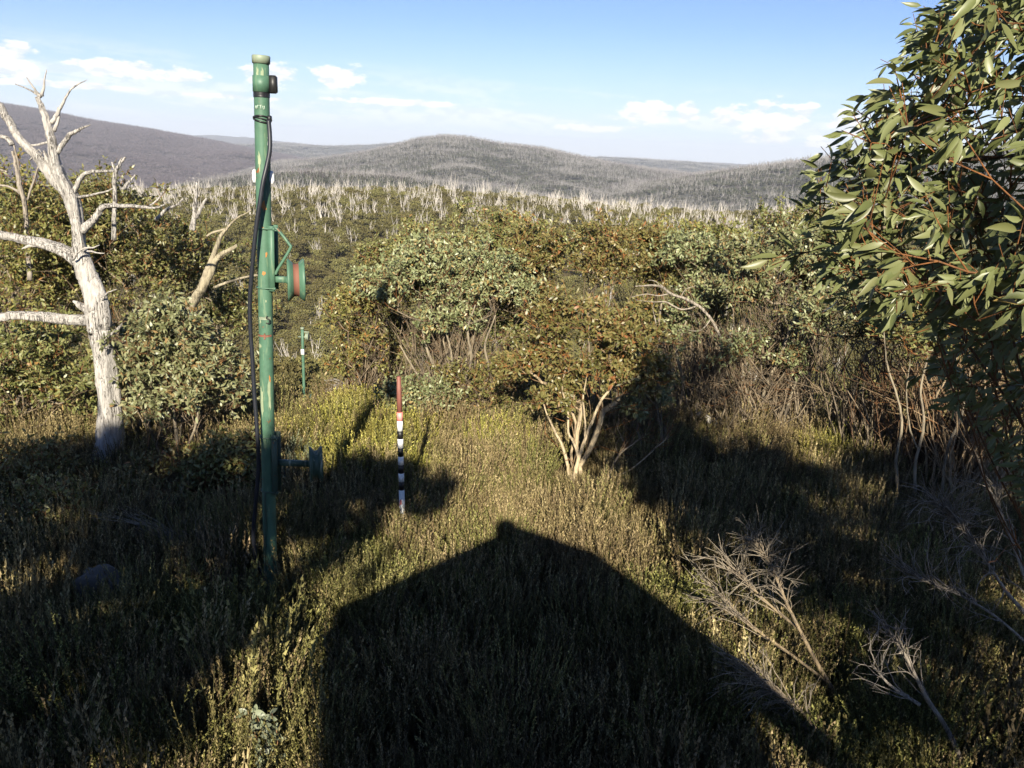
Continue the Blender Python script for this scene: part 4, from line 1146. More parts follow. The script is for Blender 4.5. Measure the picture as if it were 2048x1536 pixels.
order = np.argsort(np.linalg.norm(np.vstack([tips, bt]) - NT_BASE, axis=1)); ids = tid[order < len(tips)]


def near_leaf(kind):
    """one lance-shaped, folded and curved gum leaf with a stalk, 1 m long along +X"""
    gg = np.random.default_rng(kind)
    bend = gg.uniform(-.16, .16); sag = gg.uniform(.05, .22); fold = gg.uniform(.02, .06)
    s = np.linspace(0, 1, 9); wd = .5 * .265 * np.sin(np.pi * s ** .82) ** .85 * (1 - .25 * s)
    mid = np.stack([.12 + .88 * s, bend * np.sin(s * 2.4), -sag * s ** 2], 1)
    v = np.concatenate([mid, mid + np.stack([0 * s, wd, wd * fold * 8], 1), mid + np.stack([0 * s, -wd, wd * fold * 8], 1)])
    k = len(s); f = []
    for q in range(k - 1):
        f += [(q, q + 1, k + q + 1, k + q), (q + 1, q, 2 * k + q, 2 * k + q + 1)]
    st = np.array([[0, .008, 0], [0, -.008, 0], [.13, -.006, 0], [.13, .006, 0]])
    return v, np.array(f), st


LEAFV = [near_leaf(k) for k in range(6)]
leaf_meshes = []
for k, (v, f, st) in enumerate(LEAFV):
    for tone in (.25, .5, .72):
        bb = Buf(); bb.add(v, f, tone); bb.add(st, np.array([(0, 1, 2, 3)]), 1.0)
        leaf_meshes.append(bb.mesh('leaf', M['leaf_near'], True))
LP, LD, LN, LL = [], [], [], []
tb_ = Buf()
for i in ids:
    p0, d0 = pos[i], dire[i]
    for q in range(3 if proj(p0)[1] < 600 else 2):
        sdv = unit(d0 * .8 + g.normal(0, .5, 3) + np.array([0, 0, .25])); sl = g.uniform(.08, .2)
        segs(tb_, [p0], [p0 + sdv * sl], [.0022], [.0012], 4, [.97])
        for k in range(g.integers(4, 7)):
            LP.append(p0 + sdv * sl * g.uniform(.1, 1)); LD.append(unit(sdv * .25 + g.normal(0, .42, 3) + np.array([-.55, -.08, -.45])))
            LN.append(unit(g.normal(0, .6, 3) + np.array([0, -.7, .6]))); LL.append(g.uniform(.055, .112))
tb_.build('twigs', M['stem_dark'], near)['kind'] = 'stuff'
LP, LD, LN, LL = map(np.array, (LP, LD, LN, LL))
LS = unit(np.cross(LN, LD)); LN = np.cross(LD, LS)
q = proj(LP); vis = (q[:, 0] > 0) & (q[:, 0] < 2048) & (q[:, 1] > 0) & (q[:, 1] < 1536)
size = LL / q[:, 2] * np.where(vis, 1, 0)
size *= np.where(q[:, 0] < 1900, 1.25, 1.0)
big = np.argsort(-size)[:298]
isbig = np.zeros(len(LP), bool); isbig[big] = True
origin = near.matrix_world.translation
for i in big:
    o = bpy.data.objects.new('leaf', leaf_meshes[int(g.integers(len(leaf_meshes)))]); COL.objects.link(o); o.parent = near
    mm = Matrix.Identity(4)
    for a in range(3):
        mm[a][0], mm[a][1], mm[a][2], mm[a][3] = LD[i, a] * LL[i], LS[i, a] * LL[i], LN[i, a] * LL[i], LP[i, a] - origin[a]
    o.matrix_local = mm
rest = Buf()
for i in np.where(~isbig)[0]:
    v, f, st = LEAFV[int(g.integers(6))]; v = v[[0, 2, 4, 6, 8, 9, 11, 13, 15, 17, 18, 20, 22, 24, 26]]; k = 5
    f = []
    for s_ in range(4): f += [(s_, s_ + 1, k + s_ + 1, k + s_), (s_ + 1, s_, 2 * k + s_, 2 * k + s_ + 1)]
    rest.add(LP[i] + (v[:, :1] * LD[i] + v[:, 1:2] * LS[i] + v[:, 2:] * LN[i]) * LL[i], f, np.clip(g.normal(.45, .2), 0, 1))
rest.build('crown', M['leaf_near'], near, True)['kind'] = 'stuff'
# gum nuts in small clusters
nuts = Buf()
for i in g.choice(ids, 70):
    for k in range(4):
        c = pos[i] - dire[i] * g.uniform(0, .12) + g.normal(0, .015, 3); lathe(nuts, c, unit(g.normal(0, 1, 3)), [(-.006, .001), (-.004, .005), (.002, .0065), (.006, .004), (.006, .001)], 6, .6)
nuts.build('gum_nuts', M['stem'], near, True)['kind'] = 'stuff'
# ------------------------------------------------------------------ heath: an unbroken mat of upright sprigs
def heath_mat(name, lo, mid, hi, tip):
    return leaf_mat(name, [(0.0, lo), (0.4, mid), (0.75, hi), (1.0, tip)], rough=.6, trans=.0, spec=.25, vary=.6)


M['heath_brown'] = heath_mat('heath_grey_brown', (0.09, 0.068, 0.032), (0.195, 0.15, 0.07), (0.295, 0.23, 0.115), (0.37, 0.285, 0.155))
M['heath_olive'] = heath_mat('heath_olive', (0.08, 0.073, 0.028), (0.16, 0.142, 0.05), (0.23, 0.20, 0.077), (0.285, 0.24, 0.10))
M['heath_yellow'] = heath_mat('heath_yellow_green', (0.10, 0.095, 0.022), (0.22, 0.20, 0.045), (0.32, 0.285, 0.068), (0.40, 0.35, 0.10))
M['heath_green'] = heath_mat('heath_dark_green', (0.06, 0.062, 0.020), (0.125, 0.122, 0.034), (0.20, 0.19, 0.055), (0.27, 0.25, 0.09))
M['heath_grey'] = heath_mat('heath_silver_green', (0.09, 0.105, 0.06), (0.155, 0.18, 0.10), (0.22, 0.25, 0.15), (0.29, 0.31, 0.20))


def clump(mat, seed, n_sprig=34, h=(.28, .55), spread=.16, splay=.28, n_leaf=20, ll=.020, lw=.006, ang=.6):
    g = np.random.default_rng(seed); b_ = Buf()
    a = g.uniform(0, 6.28, n_sprig); r = spread * np.sqrt(g.uniform(0, 1, n_sprig))
    base = np.stack([r * np.cos(a), r * np.sin(a), np.zeros(n_sprig)], 1)
    H = g.uniform(*h, n_sprig) * (1 - .35 * (r / spread) ** 2)
    lean = np.stack([np.cos(a) * splay * r / spread, np.sin(a) * splay * r / spread, np.ones(n_sprig)], 1) + np.concatenate([g.normal(0, .10, (n_sprig, 2)), np.zeros((n_sprig, 1))], 1)
    d = unit(lean); tip = base + d * H[:, None]
    segs(b_, base, tip, np.full(n_sprig, .0032), np.full(n_sprig, .0016), 3, np.full(n_sprig, .1))
    tone = np.clip(g.normal(.5, .18, n_sprig), 0, 1)
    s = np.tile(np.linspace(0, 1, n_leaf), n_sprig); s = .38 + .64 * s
    k = np.repeat(np.arange(n_sprig), n_leaf)
    p = base[k] + (tip - base)[k] * np.minimum(s, 1)[:, None] + g.normal(0, .003, (len(k), 3))
    side = unit(np.cross(d[k], unit(g.normal(0, 1, (len(k), 3)))))
    ax = unit(d[k] + side * np.where(s > .97, .15, ang)[:, None])
    w_ = np.cross(ax, unit(g.normal(0, 1, (len(k), 3)))); w_ = unit(w_) * lw
    L_ = ll * g.uniform(.7, 1.25, len(k)) * np.where(s > .9, .75, 1)
    V = np.stack([p - w_ * .5, p + w_ * .5, p + ax * L_[:, None]], 1).reshape(-1, 3)
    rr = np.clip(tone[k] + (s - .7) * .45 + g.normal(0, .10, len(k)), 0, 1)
    b_.add(V, np.arange(len(V)).reshape(-1, 3), np.repeat(rr, 3))
    return b_.mesh('heath_clump', M[mat])


CL = []
for k in range(4): CL.append(clump('heath_brown', 200 + k, 26, (.30, .62), .15, .24, 22, .024, .0105, .45))
for k in range(3): CL.append(clump('heath_olive', 210 + k, 30, (.26, .52), .17, .36, 20, .025, .010, .6))
for k in range(3): CL.append(clump('heath_yellow', 220 + k, 60, (.28, .50), .20, .55, 16, .024, .012, .8))
for k in range(3): CL.append(clump('heath_green', 230 + k, 42, (.24, .50), .19, .5, 18, .023, .011, .75))
for k in range(2): CL.append(clump('heath_grey', 240 + k, 24, (.25, .48), .14, .4, 16, .030, .012, .7))
for k in range(3): CL.append(clump('heath_olive', 250 + k, 120, (.5, .95), .34, .62, 24, .026, .011, .55))
for k in range(3): CL.append(clump('heath_green', 260 + k, 130, (.4, .85), .36, .75, 22, .026, .013, .7))
for k in range(2): CL.append(clump('heath_brown', 270 + k, 110, (.5, 1.0), .30, .45, 26, .025, .0105, .45))
SP = {'bush': (15, 8), 'brown': (0, 4), 'olive': (4, 3), 'yellow': (7, 3), 'green': (10, 3), 'grey': (13, 2)}


def pick(g, sp_):
    a, k = SP[sp_]; return a + int(g.integers(k))


g = np.random.default_rng(5)
NC = 7600
yy = 2.3 + 13.5 * g.uniform(0, 1, NC * 2) ** .8
xx = g.uniform(-1, 1, NC * 2) * (yy * .70 + 1.0)
yy, xx = yy[:NC], xx[:NC]
pp = proj(np.stack([xx, yy, height(xx, yy) + .35], 1))
yel = [(740, 850, 130, 55), (700, 815, 70, 35), (830, 905, 60, 28), (660, 880, 60, 40), (1010, 850, 50, 18), (1670, 890, 55, 40), (560, 850, 60, 30)]
grn = [(480, 1260, 130, 80), (360, 1190, 90, 50), (1720, 1450, 200, 120), (1750, 1250, 160, 90), (330, 1500, 130, 60), (600, 1330, 60, 140), (1340, 1190, 80, 60), (700, 1130, 110, 90)]
gry = [(590, 900, 28, 30), (485, 890, 20, 25)]


def inside(px, py, regs, j):
    for cx, cy_, rx, ry in regs:
        if ((px - cx) / rx) ** 2 + ((py - cy_) / ry) ** 2 < 1 + j: return True
    return False


vi = np.zeros(NC, int); hs = np.ones(NC)
patch = vnoise(xx, yy, 2.2, 9); tall = vnoise(xx, yy, 1.3, 14)
keep = np.ones(NC, bool)
for i in range(NC):
    j = g.normal(0, .25)
    if inside(pp[i, 0], pp[i, 1], gry, j): s_ = 'grey'
    elif inside(pp[i, 0], pp[i, 1], yel, j): s_ = 'yellow' if g.uniform() < .68 else ('olive', 'brown', 'green')[int(g.integers(3))]
    elif inside(pp[i, 0], pp[i, 1], grn, j): s_ = 'green' if g.uniform() < .7 else 'olive'
    else:
        u = g.uniform() + patch[i] * .35
        s_ = 'brown' if u < .74 else ('olive' if u < 1.0 else 'green')
    vi[i] = pick(g, s_)
    if (xx[i] - gp.B[0]) ** 2 + (yy[i] - gp.B[1]) ** 2 < .02 or (xx[i] - sp.B[0]) ** 2 + (yy[i] - sp.B[1]) ** 2 < .01: keep[i] = False
    if 470 < pp[i, 0] < 610 and pp[i, 1] > 1440: keep[i] = False
hs = np.where((((pp[:, 0] - 540) / 60) ** 2 + ((pp[:, 1] - 1170) / 90) ** 2 < 1) | (((pp[:, 0] - 1148) / 75) ** 2 + ((pp[:, 1] - 935) / 55) ** 2 < 1), .5, 1.0)
keep &= ~((pp[:, 0] > 545) & (pp[:, 0] < 670) & (yy > 12.3))
sc_ = g.uniform(.7, 1.15, NC) * (1 + .42 * tall) * np.where((g.uniform(0, 1, NC) < .05) & ((pp[:, 0] < 640) | (pp[:, 0] > 1300)) & (pp[:, 1] > 1080), 1.75, 1.0) * np.interp(yy, [2, 5, 14], [1.0, 1.0, 1.05])
bs_ = np.where((pp[:, 0] < 760) & (pp[:, 1] > 1020) | (pp[:, 0] > 1250) & (pp[:, 1] > 1050), .075, .012)
bs_ = np.where((pp[:, 0] > 640) & (pp[:, 0] < 1350) & (pp[:, 1] > 1060), .02, bs_)
for i in np.where(g.uniform(0, 1, NC) < bs_)[0]:
    vi[i] = pick(g, 'bush'); sc_[i] = g.uniform(.6, 1.05)
sc_ = sc_ * hs
scl = np.stack([sc_ * g.uniform(.9, 1.3, NC), sc_ * g.uniform(.9, 1.3, NC), sc_], 1)
rot = np.stack([g.normal(0, .10, NC), g.normal(0, .10, NC), g.uniform(0, 6.28, NC)], 1)
pts = np.stack([xx, yy, height(xx, yy) - .03], 1)
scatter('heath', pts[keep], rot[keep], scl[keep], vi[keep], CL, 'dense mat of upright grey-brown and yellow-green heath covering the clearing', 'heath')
# coarser scrub on the steep slope below the clearing
NS = 5200
ys = 15 + 75 * g.uniform(0, 1, NS) ** 1.3; xs = g.uniform(-1, 1, NS) * ys * .66
vs = np.array([pick(g, ('olive', 'brown', 'green', 'olive')[int(g.integers(4))]) for _ in range(NS)])
ss = g.uniform(1.2, 2.6, NS) * np.interp(ys, [15, 90], [.8, 1.7])
sq_ = proj(np.stack([xs, ys, height(xs, ys)], 1))[:, 0]
ss = np.where((sq_ > 560) & (sq_ < 660) & (ys < 40), np.minimum(ss, .55), ss)
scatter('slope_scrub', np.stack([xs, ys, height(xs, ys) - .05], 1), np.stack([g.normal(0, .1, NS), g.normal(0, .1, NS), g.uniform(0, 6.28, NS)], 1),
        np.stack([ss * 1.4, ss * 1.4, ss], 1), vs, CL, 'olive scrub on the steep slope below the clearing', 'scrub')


# ------------------------------------------------------------------ forest across the gully and dead trees on the ridge
M['forest_leaf'] = leaf_mat('forest_leaf', [(0.0, (0.065, 0.060, 0.024)), (0.5, (0.115, 0.105, 0.042)), (1.0, (0.18, 0.16, 0.068))], rough=.6, trans=.15, spec=.2, vary=.45)
M['forest_wood'] = bark_mat('forest_wood', [(0.0, (0.30, 0.27, 0.21)), (1.0, (0.22, 0.18, 0.13))], bump=0)


def forest_tree(seed, nl=900):
    g = np.random.default_rng(seed); b_ = Buf()
    nb = 9
    c = np.stack([g.normal(0, .85, nb), g.normal(0, .85, nb), g.uniform(2.4, 4.6, nb)], 1)
    c[:, 2] -= .35 * (c[:, 0] ** 2 + c[:, 1] ** 2) * .5
    rr = g.uniform(.65, 1.15, nb)
    k = g.integers(0, nb, nl); u = unit(g.normal(0, 1, (nl, 3))); u[:, 2] = np.abs(u[:, 2]) * .9 - .2
    p = c[k] + u * (rr[k] * g.uniform(.75, 1.05, nl))[:, None] * np.array([1.05, 1.05, .8])
    ax = unit(g.normal(0, 1, (nl, 3)) + u * .5 + np.array([0, 0, .5])); nr = unit(u + g.normal(0, .4, u.shape))
    leaves(b_, p, ax, nr, g.uniform(.22, .42, nl), g.uniform(.12, .22, nl), np.clip(g.normal(.45, .2, nl) + (p[:, 2] - 3) * .05, 0, 1), seg=1)
    w_ = Buf()
    for q in range(4):
        e = c[q]; m_ = e * np.array([.5, .5, .5]) + g.normal(0, .15, 3)
        tube(w_, catmull(np.array([[g.normal(0, .1), g.normal(0, .1), -.4], m_, e]), 3), np.linspace(.11, .03, 7), 4, .3, cap=False)
    return b_.mesh('crown', M['forest_leaf']), w_.mesh('trunk', M['forest_wood'])


def dead_far(seed, n_main=3, hgt=8.0, thick=.13):
    """bleached snow gum: upswept bare limbs"""
    g = np.random.default_rng(seed); b_ = Buf()
    lean = g.normal(0, .12, 2)
    for q in range(n_main):
        a = g.uniform(0, 6.28); o = np.array([math.cos(a), math.sin(a)]) * g.uniform(.05, .30)
        H = hgt * g.uniform(.65, 1.0)
        P = np.array([[0, 0, -.3], [o[0] * H * .25, o[1] * H * .25, H * .3], [(o[0] * .75 + lean[0]) * H * .8, (o[1] * .75 + lean[1]) * H * .8, H * .68], [(o[0] + lean[0]) * H, (o[1] + lean[1]) * H, H]])
        C = catmull(P, 3); tube(b_, C, np.linspace(thick, thick * .22, len(C)), 4, .1, cap=False)
        for t in range(3):
            i = int(g.integers(3, len(C) - 2)); d = unit(np.array([g.normal(0, .5), g.normal(0, .5), 1.0]))
            l = H * g.uniform(.15, .3)
            P2 = np.array([C[i], C[i] + d * l * .5 + np.array([g.normal(0, .1), g.normal(0, .1), 0]), C[i] + d * l + np.array([0, 0, l * .15])])
            tube(b_, catmull(P2, 2), np.linspace(thick * .5, thick * .13, 5), 4, .3, cap=False)
    return b_.mesh('trunk', M['dead_far'])


FT = [forest_tree(300 + k) for k in range(5)]
DT = [dead_far(320 + k, 2 + k % 4, 7.2 + (k % 4) * 1.1, .115 + .015 * (k % 3)) for k in range(12)]
g = np.random.default_rng(12)
NF = 8600
fy = 62 + 268 * g.uniform(0, 1, NF) ** .75; fx = g.uniform(-1, 1, NF) * fy * .68
fz = height(fx, fy)
fp_ = proj(np.stack([fx, fy, fz + 3], 1))
fs = g.uniform(.8, 1.45, NF) * np.interp(fy, [60, 180, 330], [.8, 1.05, 1.15])
# the ones that show largest in the gap between post and middle gums and along the far bank
seen = (fp_[:, 0] > 560) & (fp_[:, 0] < 790) & (fp_[:, 1] > 400) & (fp_[:, 1] < 770)
seen |= (fp_[:, 0] > 330) & (fp_[:, 0] < 1500) & (fp_[:, 1] > 400) & (fp_[:, 1] < 455)
cand = np.where(seen)[0]; cand = cand[np.argsort(fy[cand] - 400 * ((fp_[cand, 0] > 560) & (fp_[cand, 0] < 790)))][:230]
single = np.zeros(NF, bool); single[cand] = True
for i in cand:
    c_, t_ = FT[int(g.integers(5))]
    e = bpy.data.objects.new('forest_tree', c_ if False else None); COL.objects.link(e)
    e.location = (fx[i], fy[i], fz[i] - .2); e.rotation_euler = (0, 0, g.uniform(0, 6.28)); e.scale = (fs[i], fs[i], fs[i] * g.uniform(.85, 1.15))
    wh_ = 'left of the tall green post' if fp_[i, 0] < 515 else ('between green post and middle gums' if fp_[i, 0] < 790 else ('under the rounded far summit' if fp_[i, 0] < 1060 else 'right of the rounded far summit'))
    tag(e, ('round olive gum crown near the ridge crest ' if fy[i] > 230 else 'round olive gum crown low in the gully ') + wh_, 'tree', 'living trees across the gully')
    for me, nm in ((c_, 'crown'), (t_, 'trunk')):
        o = bpy.data.objects.new(nm, me); COL.objects.link(o); o.parent = e
rest_ = ~single
both = []
for c_, t_ in FT: both.append(c_)
scatter('forest', np.stack([fx, fy, fz - .2], 1)[rest_], np.stack([np.zeros(NF), np.zeros(NF), g.uniform(0, 6.28, NF)], 1)[rest_], np.stack([fs * 1.05, fs * 1.05, fs], 1)[rest_],
        g.integers(0, 5, NF)[rest_], both, 'dense olive forest covering the slopes across the gully', 'forest')
# bleached dead trees: thick along the crest, thinner down the bank
ND = 1500
dy_ = np.where(g.uniform(0, 1, ND) < .9, g.normal(300, 18, ND), g.uniform(150, 300, ND))
dx_ = g.uniform(-1, 1, ND) * dy_ * .62
dz_ = height(dx_, dy_); dp = proj(np.stack([dx_, dy_, dz_ + 5], 1))
inview = (dp[:, 0] > 250) & (dp[:, 0] < 1690)
hide = (dp[:, 1] > 470) & ((dp[:, 0] < 560) | (dp[:, 0] > 760))
cand = np.where(inview & ~hide)[0][:295]
m_ = np.zeros(ND, bool); m_[cand] = True
for i in cand:
    o = bpy.data.objects.new('dead_tree', DT[int(g.integers(12))]); COL.objects.link(o)
    s_ = g.uniform(.75, 1.25); o.location = (dx_[i], dy_[i], dz_[i]); o.rotation_euler = (g.normal(0, .06), g.normal(.08, .10), g.uniform(0, 6.28)); o.scale = (s_, s_, s_)
    wh_ = 'left of the tall green post' if dp[i, 0] < 515 else ('just right of the tall green post' if dp[i, 0] < 760 else ('under the rounded far summit' if dp[i, 0] < 1060 else ('right of the rounded far summit' if dp[i, 0] < 1380 else 'near the close tree at right')))
    tag(o, ('bleached dead tree on the ridge crest ' if dy_[i] > 278 else 'bleached dead tree on the bank below the ridge ') + wh_, 'tree', 'bleached dead trees on the ridge')
o_ = np.where(~m_ & inview)[0]
scatter('dead_forest', np.stack([dx_, dy_, dz_], 1)[o_], np.stack([g.normal(0, .06, ND), g.normal(.05, .08, ND), g.uniform(0, 6.28, ND)], 1)[o_], np.ones((len(o_), 3)), g.integers(0, 12, ND)[o_], DT,
        'thin stand of bleached dead trunks filling the bank below the ridge', 'forest')


# ------------------------------------------------------------------ burnt forest on the far hills
M['far_crown'] = leaf_mat('far_undergrowth', [(0.0, (0.040, 0.042, 0.030)), (1.0, (0.085, 0.085, 0.065))], rough=.8, trans=.0, spec=.1, vary=.4)
M['far_trunk'] = bark_mat('far_grey_trunk', [(0.0, (0.27, 0.26, 0.25)), (1.0, (0.20, 0.19, 0.185))], bump=0)
M['far_mauve'] = leaf_mat('far_mauve_canopy', [(0.0, (0.072, 0.060, 0.066)), (1.0, (0.135, 0.113, 0.120))], rough=.8, trans=.0, spec=.1, vary=.4)


def far_patch(seed, dead=True):
    g = np.random.default_rng(seed); S = 17.0
    b1, b2 = Buf(), Buf()
    k = (5 if seed < 420 else 2) if dead else 3
    p = np.stack([g.uniform(-S / 2, S / 2, k), g.uniform(-S / 2, S / 2, k), np.full(k, -1.0)], 1)
    for q in range(k):
        H = g.uniform(6, 13); l1 = np.array([g.normal(0, .14), g.normal(0, .14), 1]); mid = p[q] + l1 * H * .45
        segs(b1, [p[q]], [mid], [.20], [.16], 3, [.2])
        for t in range(2): segs(b1, [mid], [mid + np.array([g.normal(0, .28), g.normal(0, .28), 1]) * H * .5], [.14], [.05], 3, [.5])
    k = 15
    c = np.stack([g.uniform(-S / 2, S / 2, k), g.uniform(-S / 2, S / 2, k), g.uniform(0, 1.8 if dead else 4.0, k)], 1); nl = 14
    cc = np.repeat(c, nl, 0); u = unit(g.normal(0, 1, cc.shape)); u[:, 2] = np.abs(u[:, 2])
    leaves(b2, cc + u * g.uniform(.5, 1.9, (len(cc), 1)), unit(g.normal(0, 1, cc.shape)), unit(u + g.normal(0, .3, u.shape)), 1.5, 1.1, np.repeat(g.uniform(0, 1, k), nl), seg=1)
    return b1, b2


def two_mat(seed, dead):
    b1, b2 = far_patch(seed, dead)
    me = bpy.data.meshes.new('patch')
    v = np.concatenate(b1.v + b2.v); q4 = np.concatenate(b1.f[4]); t3 = np.concatenate(b2.f[3]) + b1.n
    nl = q4.size + t3.size
    me.vertices.add(len(v)); me.vertices.foreach_set('co', v.astype(np.float32).ravel())
    me.loops.add(nl); me.loops.foreach_set('vertex_index', np.concatenate([q4.ravel(), t3.ravel()]).astype(np.int32))
    me.polygons.add(len(q4) + len(t3)); me.polygons.foreach_set('loop_start', np.concatenate([np.arange(len(q4)) * 4, q4.size + np.arange(len(t3)) * 3]).astype(np.int32))
    a = me.attributes.new('rnd', 'FLOAT', 'POINT'); a.data.foreach_set('value', np.concatenate(b1.r + b2.r).astype(np.float32))
    me.update(calc_edges=True)
    me.materials.append(M['far_trunk'] if dead else M['far_mauve']); me.materials.append(M['far_crown'] if dead else M['far_mauve'])
    me.polygons.foreach_set('material_index', np.concatenate([np.zeros(len(q4)), np.ones(len(t3))]).astype(np.int32))
    return me


PT = [two_mat(400 + k, True) for k in range(4)] + [two_mat(410 + k, False) for k in range(3)]
M['far_green'] = leaf_mat('far_green_scrub', [(0.0, (0.036, 0.040, 0.026)), (1.0, (0.075, 0.080, 0.052))], rough=.8, trans=.0, spec=.1, vary=.4)
for k in range(3):
    me_ = two_mat(420 + k, True); me_.materials[0] = M['far_mauve'] if k == 0 else M['far_trunk']; me_.materials[1] = M['far_green']; PT.append(me_)
g = np.random.default_rng(31)
NH = 80000
hr = np.sqrt(g.uniform(520 ** 2, 5600 ** 2, NH) * g.uniform(.12, 1, NH)); hr = np.clip(hr, 520, None)
ha = g.uniform(-.66, .66, NH); hx, hy = hr * np.sin(ha), hr * np.cos(ha); hz, hzone = height(hx, hy, True)
# leave out what lies hidden in the dead ground behind the ridge
el_ = np.arctan2(hz + 9 - CAM[2], hr)
cr_ = np.interp(hx / hy * 310, _rp[:, 0], _rp[:, 2]); vis_ = el_ > np.arctan2(cr_ - CAM[2] - 2, 310 / np.cos(ha))
mot_ = vnoise(hx, hy, 300, 44) + .7 * vnoise(hx, hy, 110, 45)
vis_ &= ~((hr < 1300) & (g.uniform(0, 1, NH) < .35))
hv = np.where((hzone == 1) | (hzone == 3), 4 + g.integers(0, 3, NH), np.where(mot_ + g.normal(0, .25, NH) > .05, 7 + g.integers(0, 3, NH), g.integers(0, 4, NH)))
hs_ = g.uniform(.85, 1.15, NH) * np.where(hr > 2600, 1.3, 1.0)
scatter('far_forest', np.stack([hx, hy, hz], 1)[vis_], np.stack([np.zeros(NH), np.zeros(NH), g.uniform(0, 6.28, NH)], 1)[vis_], np.stack([hs_ * 1.2, hs_ * 1.2, hs_], 1)[vis_], hv[vis_], PT,
        'burnt grey forest covering the far hills', 'forest')

# granite outcrop on the far slope left of the post
M['granite'] = paint_mat('granite', (0.23, 0.21, 0.19), rough=.9, worn=(0.30, 0.28, 0.25), grime=.9)


def boulder(buf, c, R, seed, sq=(1, 1, 1), nu=22, nv=14, amp=.22):
    g = np.random.default_rng(seed)
    u, v = np.meshgrid(np.linspace(0, 2 * math.pi, nu, endpoint=False), np.linspace(.02, math.pi - .02, nv), indexing='ij')
    d = np.stack([np.cos(u) * np.sin(v), np.sin(u) * np.sin(v), np.cos(v)], -1)
    r = np.ones(u.shape)
    for k in range(7):
        a = unit(g.normal(0, 1, 3)); r += amp * .5 * np.sin(d @ a * g.uniform(2, 6) + g.uniform(0, 6))
    for k in range(6):
        a = unit(g.normal(0, 1, 3)); t = d @ a; lim = g.uniform(.6, .85); r = np.where(t * r > lim, lim / np.maximum(t, .1), r)
    V = np.asarray(c) + d * r[..., None] * R * np.asarray(sq)
    i, j = np.meshgrid(np.arange(nu), np.arange(nv - 1), indexing='ij'); i2 = (i + 1) % nu
    buf.add(V.reshape(-1, 3), np.stack([i * nv + j, i * nv + j + 1, i2 * nv + j + 1, i2 * nv + j], -1).reshape(-1, 4), .5)


for k, (px, py, wpx) in enumerate([(335, 388, 24), (352, 378, 18), (372, 372, 16), (385, 360, 14), (395, 350, 10)]):
    p_ = on_ground(px, py); s_ = wpx / ppm(p_) * .6
    bb = Buf(); boulder(bb, p_, s_, 70 + k, (1, .8, .8))
    o = bb.build('rock_outcrop', M['granite'], origin=p_)
    tag(o, ['lowest and broadest', 'second lowest', 'middle', 'second highest', 'topmost, smallest'][k] + ' granite crag on the far slope left of the green post', 'rock', 'granite crags on the far slope')
pb_ = at_z(np.array(213.), np.array(1205.), .05)
bb = Buf(); boulder(bb, pb_ + Z * .10, .32, 5, (.9, .8, 1.1), 36, 26, .42)
M['granite_dark'] = paint_mat('dark_granite', (0.12, 0.11, 0.095), rough=.95, worn=(0.19, 0.18, 0.15), grime=.9)  # darker granite tone for the lower left boulder
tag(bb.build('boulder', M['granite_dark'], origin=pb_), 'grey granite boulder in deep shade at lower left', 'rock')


def log(label, pts, Y, mat, seed):
    bb = Buf(); limb(bb, pts, Y, .1, 12, .14, seed)
    p0 = at(np.array(float(pts[0][0])), np.array(float(pts[0][1])), Y)
    tag(bb.build('fallen_log', M[mat], origin=p0), label, 'log', 'fallen dead wood')


log('crooked fallen branch beside the shaded boulder', [(225, 1185, 14), (265, 1178, 16), (300, 1168, 15), (325, 1158, 12), (360, 1150, 7)], 7.3, 'twig', 1)
log('pale broken log end under the gums at right', [(1398, 826, 14), (1415, 838, 17), (1440, 850, 15), (1470, 862, 12)], 12.0, 'dead', 2)
log('thin pale log lying under the large middle gum', [(905, 838, 6), (940, 822, 6), (985, 806, 5), (1010, 800, 3)], 12.4, 'dead_grey', 3)

# ------------------------------------------------------------------ grey-leaved seedling in the foreground
sb_ = at_z(np.array(545.), np.array(1550.), .05)
seedl = empty('gum_seedling', sb_, 'small grey-green gum seedling with oval leaves at the bottom', 'plant')
g = np.random.default_rng(8)
stt = Buf(); nodes_ = []
for k in range(6):
    e = at(np.array(g.uniform(495, 575)), np.array(g.uniform(1405, 1500)), sb_[1] + g.normal(0, .06))
    C = catmull(np.array([sb_, sb_ + (e - sb_) * .5 + g.normal(0, .03, 3), e]), 5); tube(stt, C, np.linspace(.005, .002, len(C)), 5, .9); nodes_.append(C)
stt.build('stem', M['stem'], seedl, True)
sm = []
for k in range(3):
    bb = Buf(); s = np.linspace(0, 1, 7); wd = .24 * np.sin(np.pi * s ** .85) ** .7; mid = np.stack([.1 + .9 * s, 0 * s, -.12 * s ** 2 * (k + .5)], 1)
    v = np.concatenate([mid, mid + np.stack([0 * s, wd, wd * .25], 1), mid + np.stack([0 * s, -wd, wd * .25], 1)]); f = []
    for q in range(6): f += [(q, q + 1, 8 + q, 7 + q), (q + 1, q, 14 + q, 15 + q)]
    bb.add(v, f, .3 + .25 * k); sm.append(bb.mesh('leaf', M['leaf_blue'], True))
for C in nodes_:
    for k in range(17):
        p_ = C[int(g.integers(4, len(C)))] + g.normal(0, .012, 3)
        d = unit(g.normal(0, .6, 3) + np.array([0, -.1, .35])); nn = unit(g.normal(0, .4, 3) + np.array([0, -.8, .5])); s_ = unit(np.cross(nn, d)); nn = np.cross(d, s_)
        L_ = g.uniform(.05, .085); o = bpy.data.objects.new('leaf', sm[int(g.integers(3))]); COL.objects.link(o); o.parent = seedl
        mm = Matrix.Identity(4)
        for a in range(3): mm[a][0], mm[a][1], mm[a][2], mm[a][3] = d[a] * L_, s_[a] * L_, nn[a] * L_, p_[a] - sb_[a]
        o.matrix_local = mm

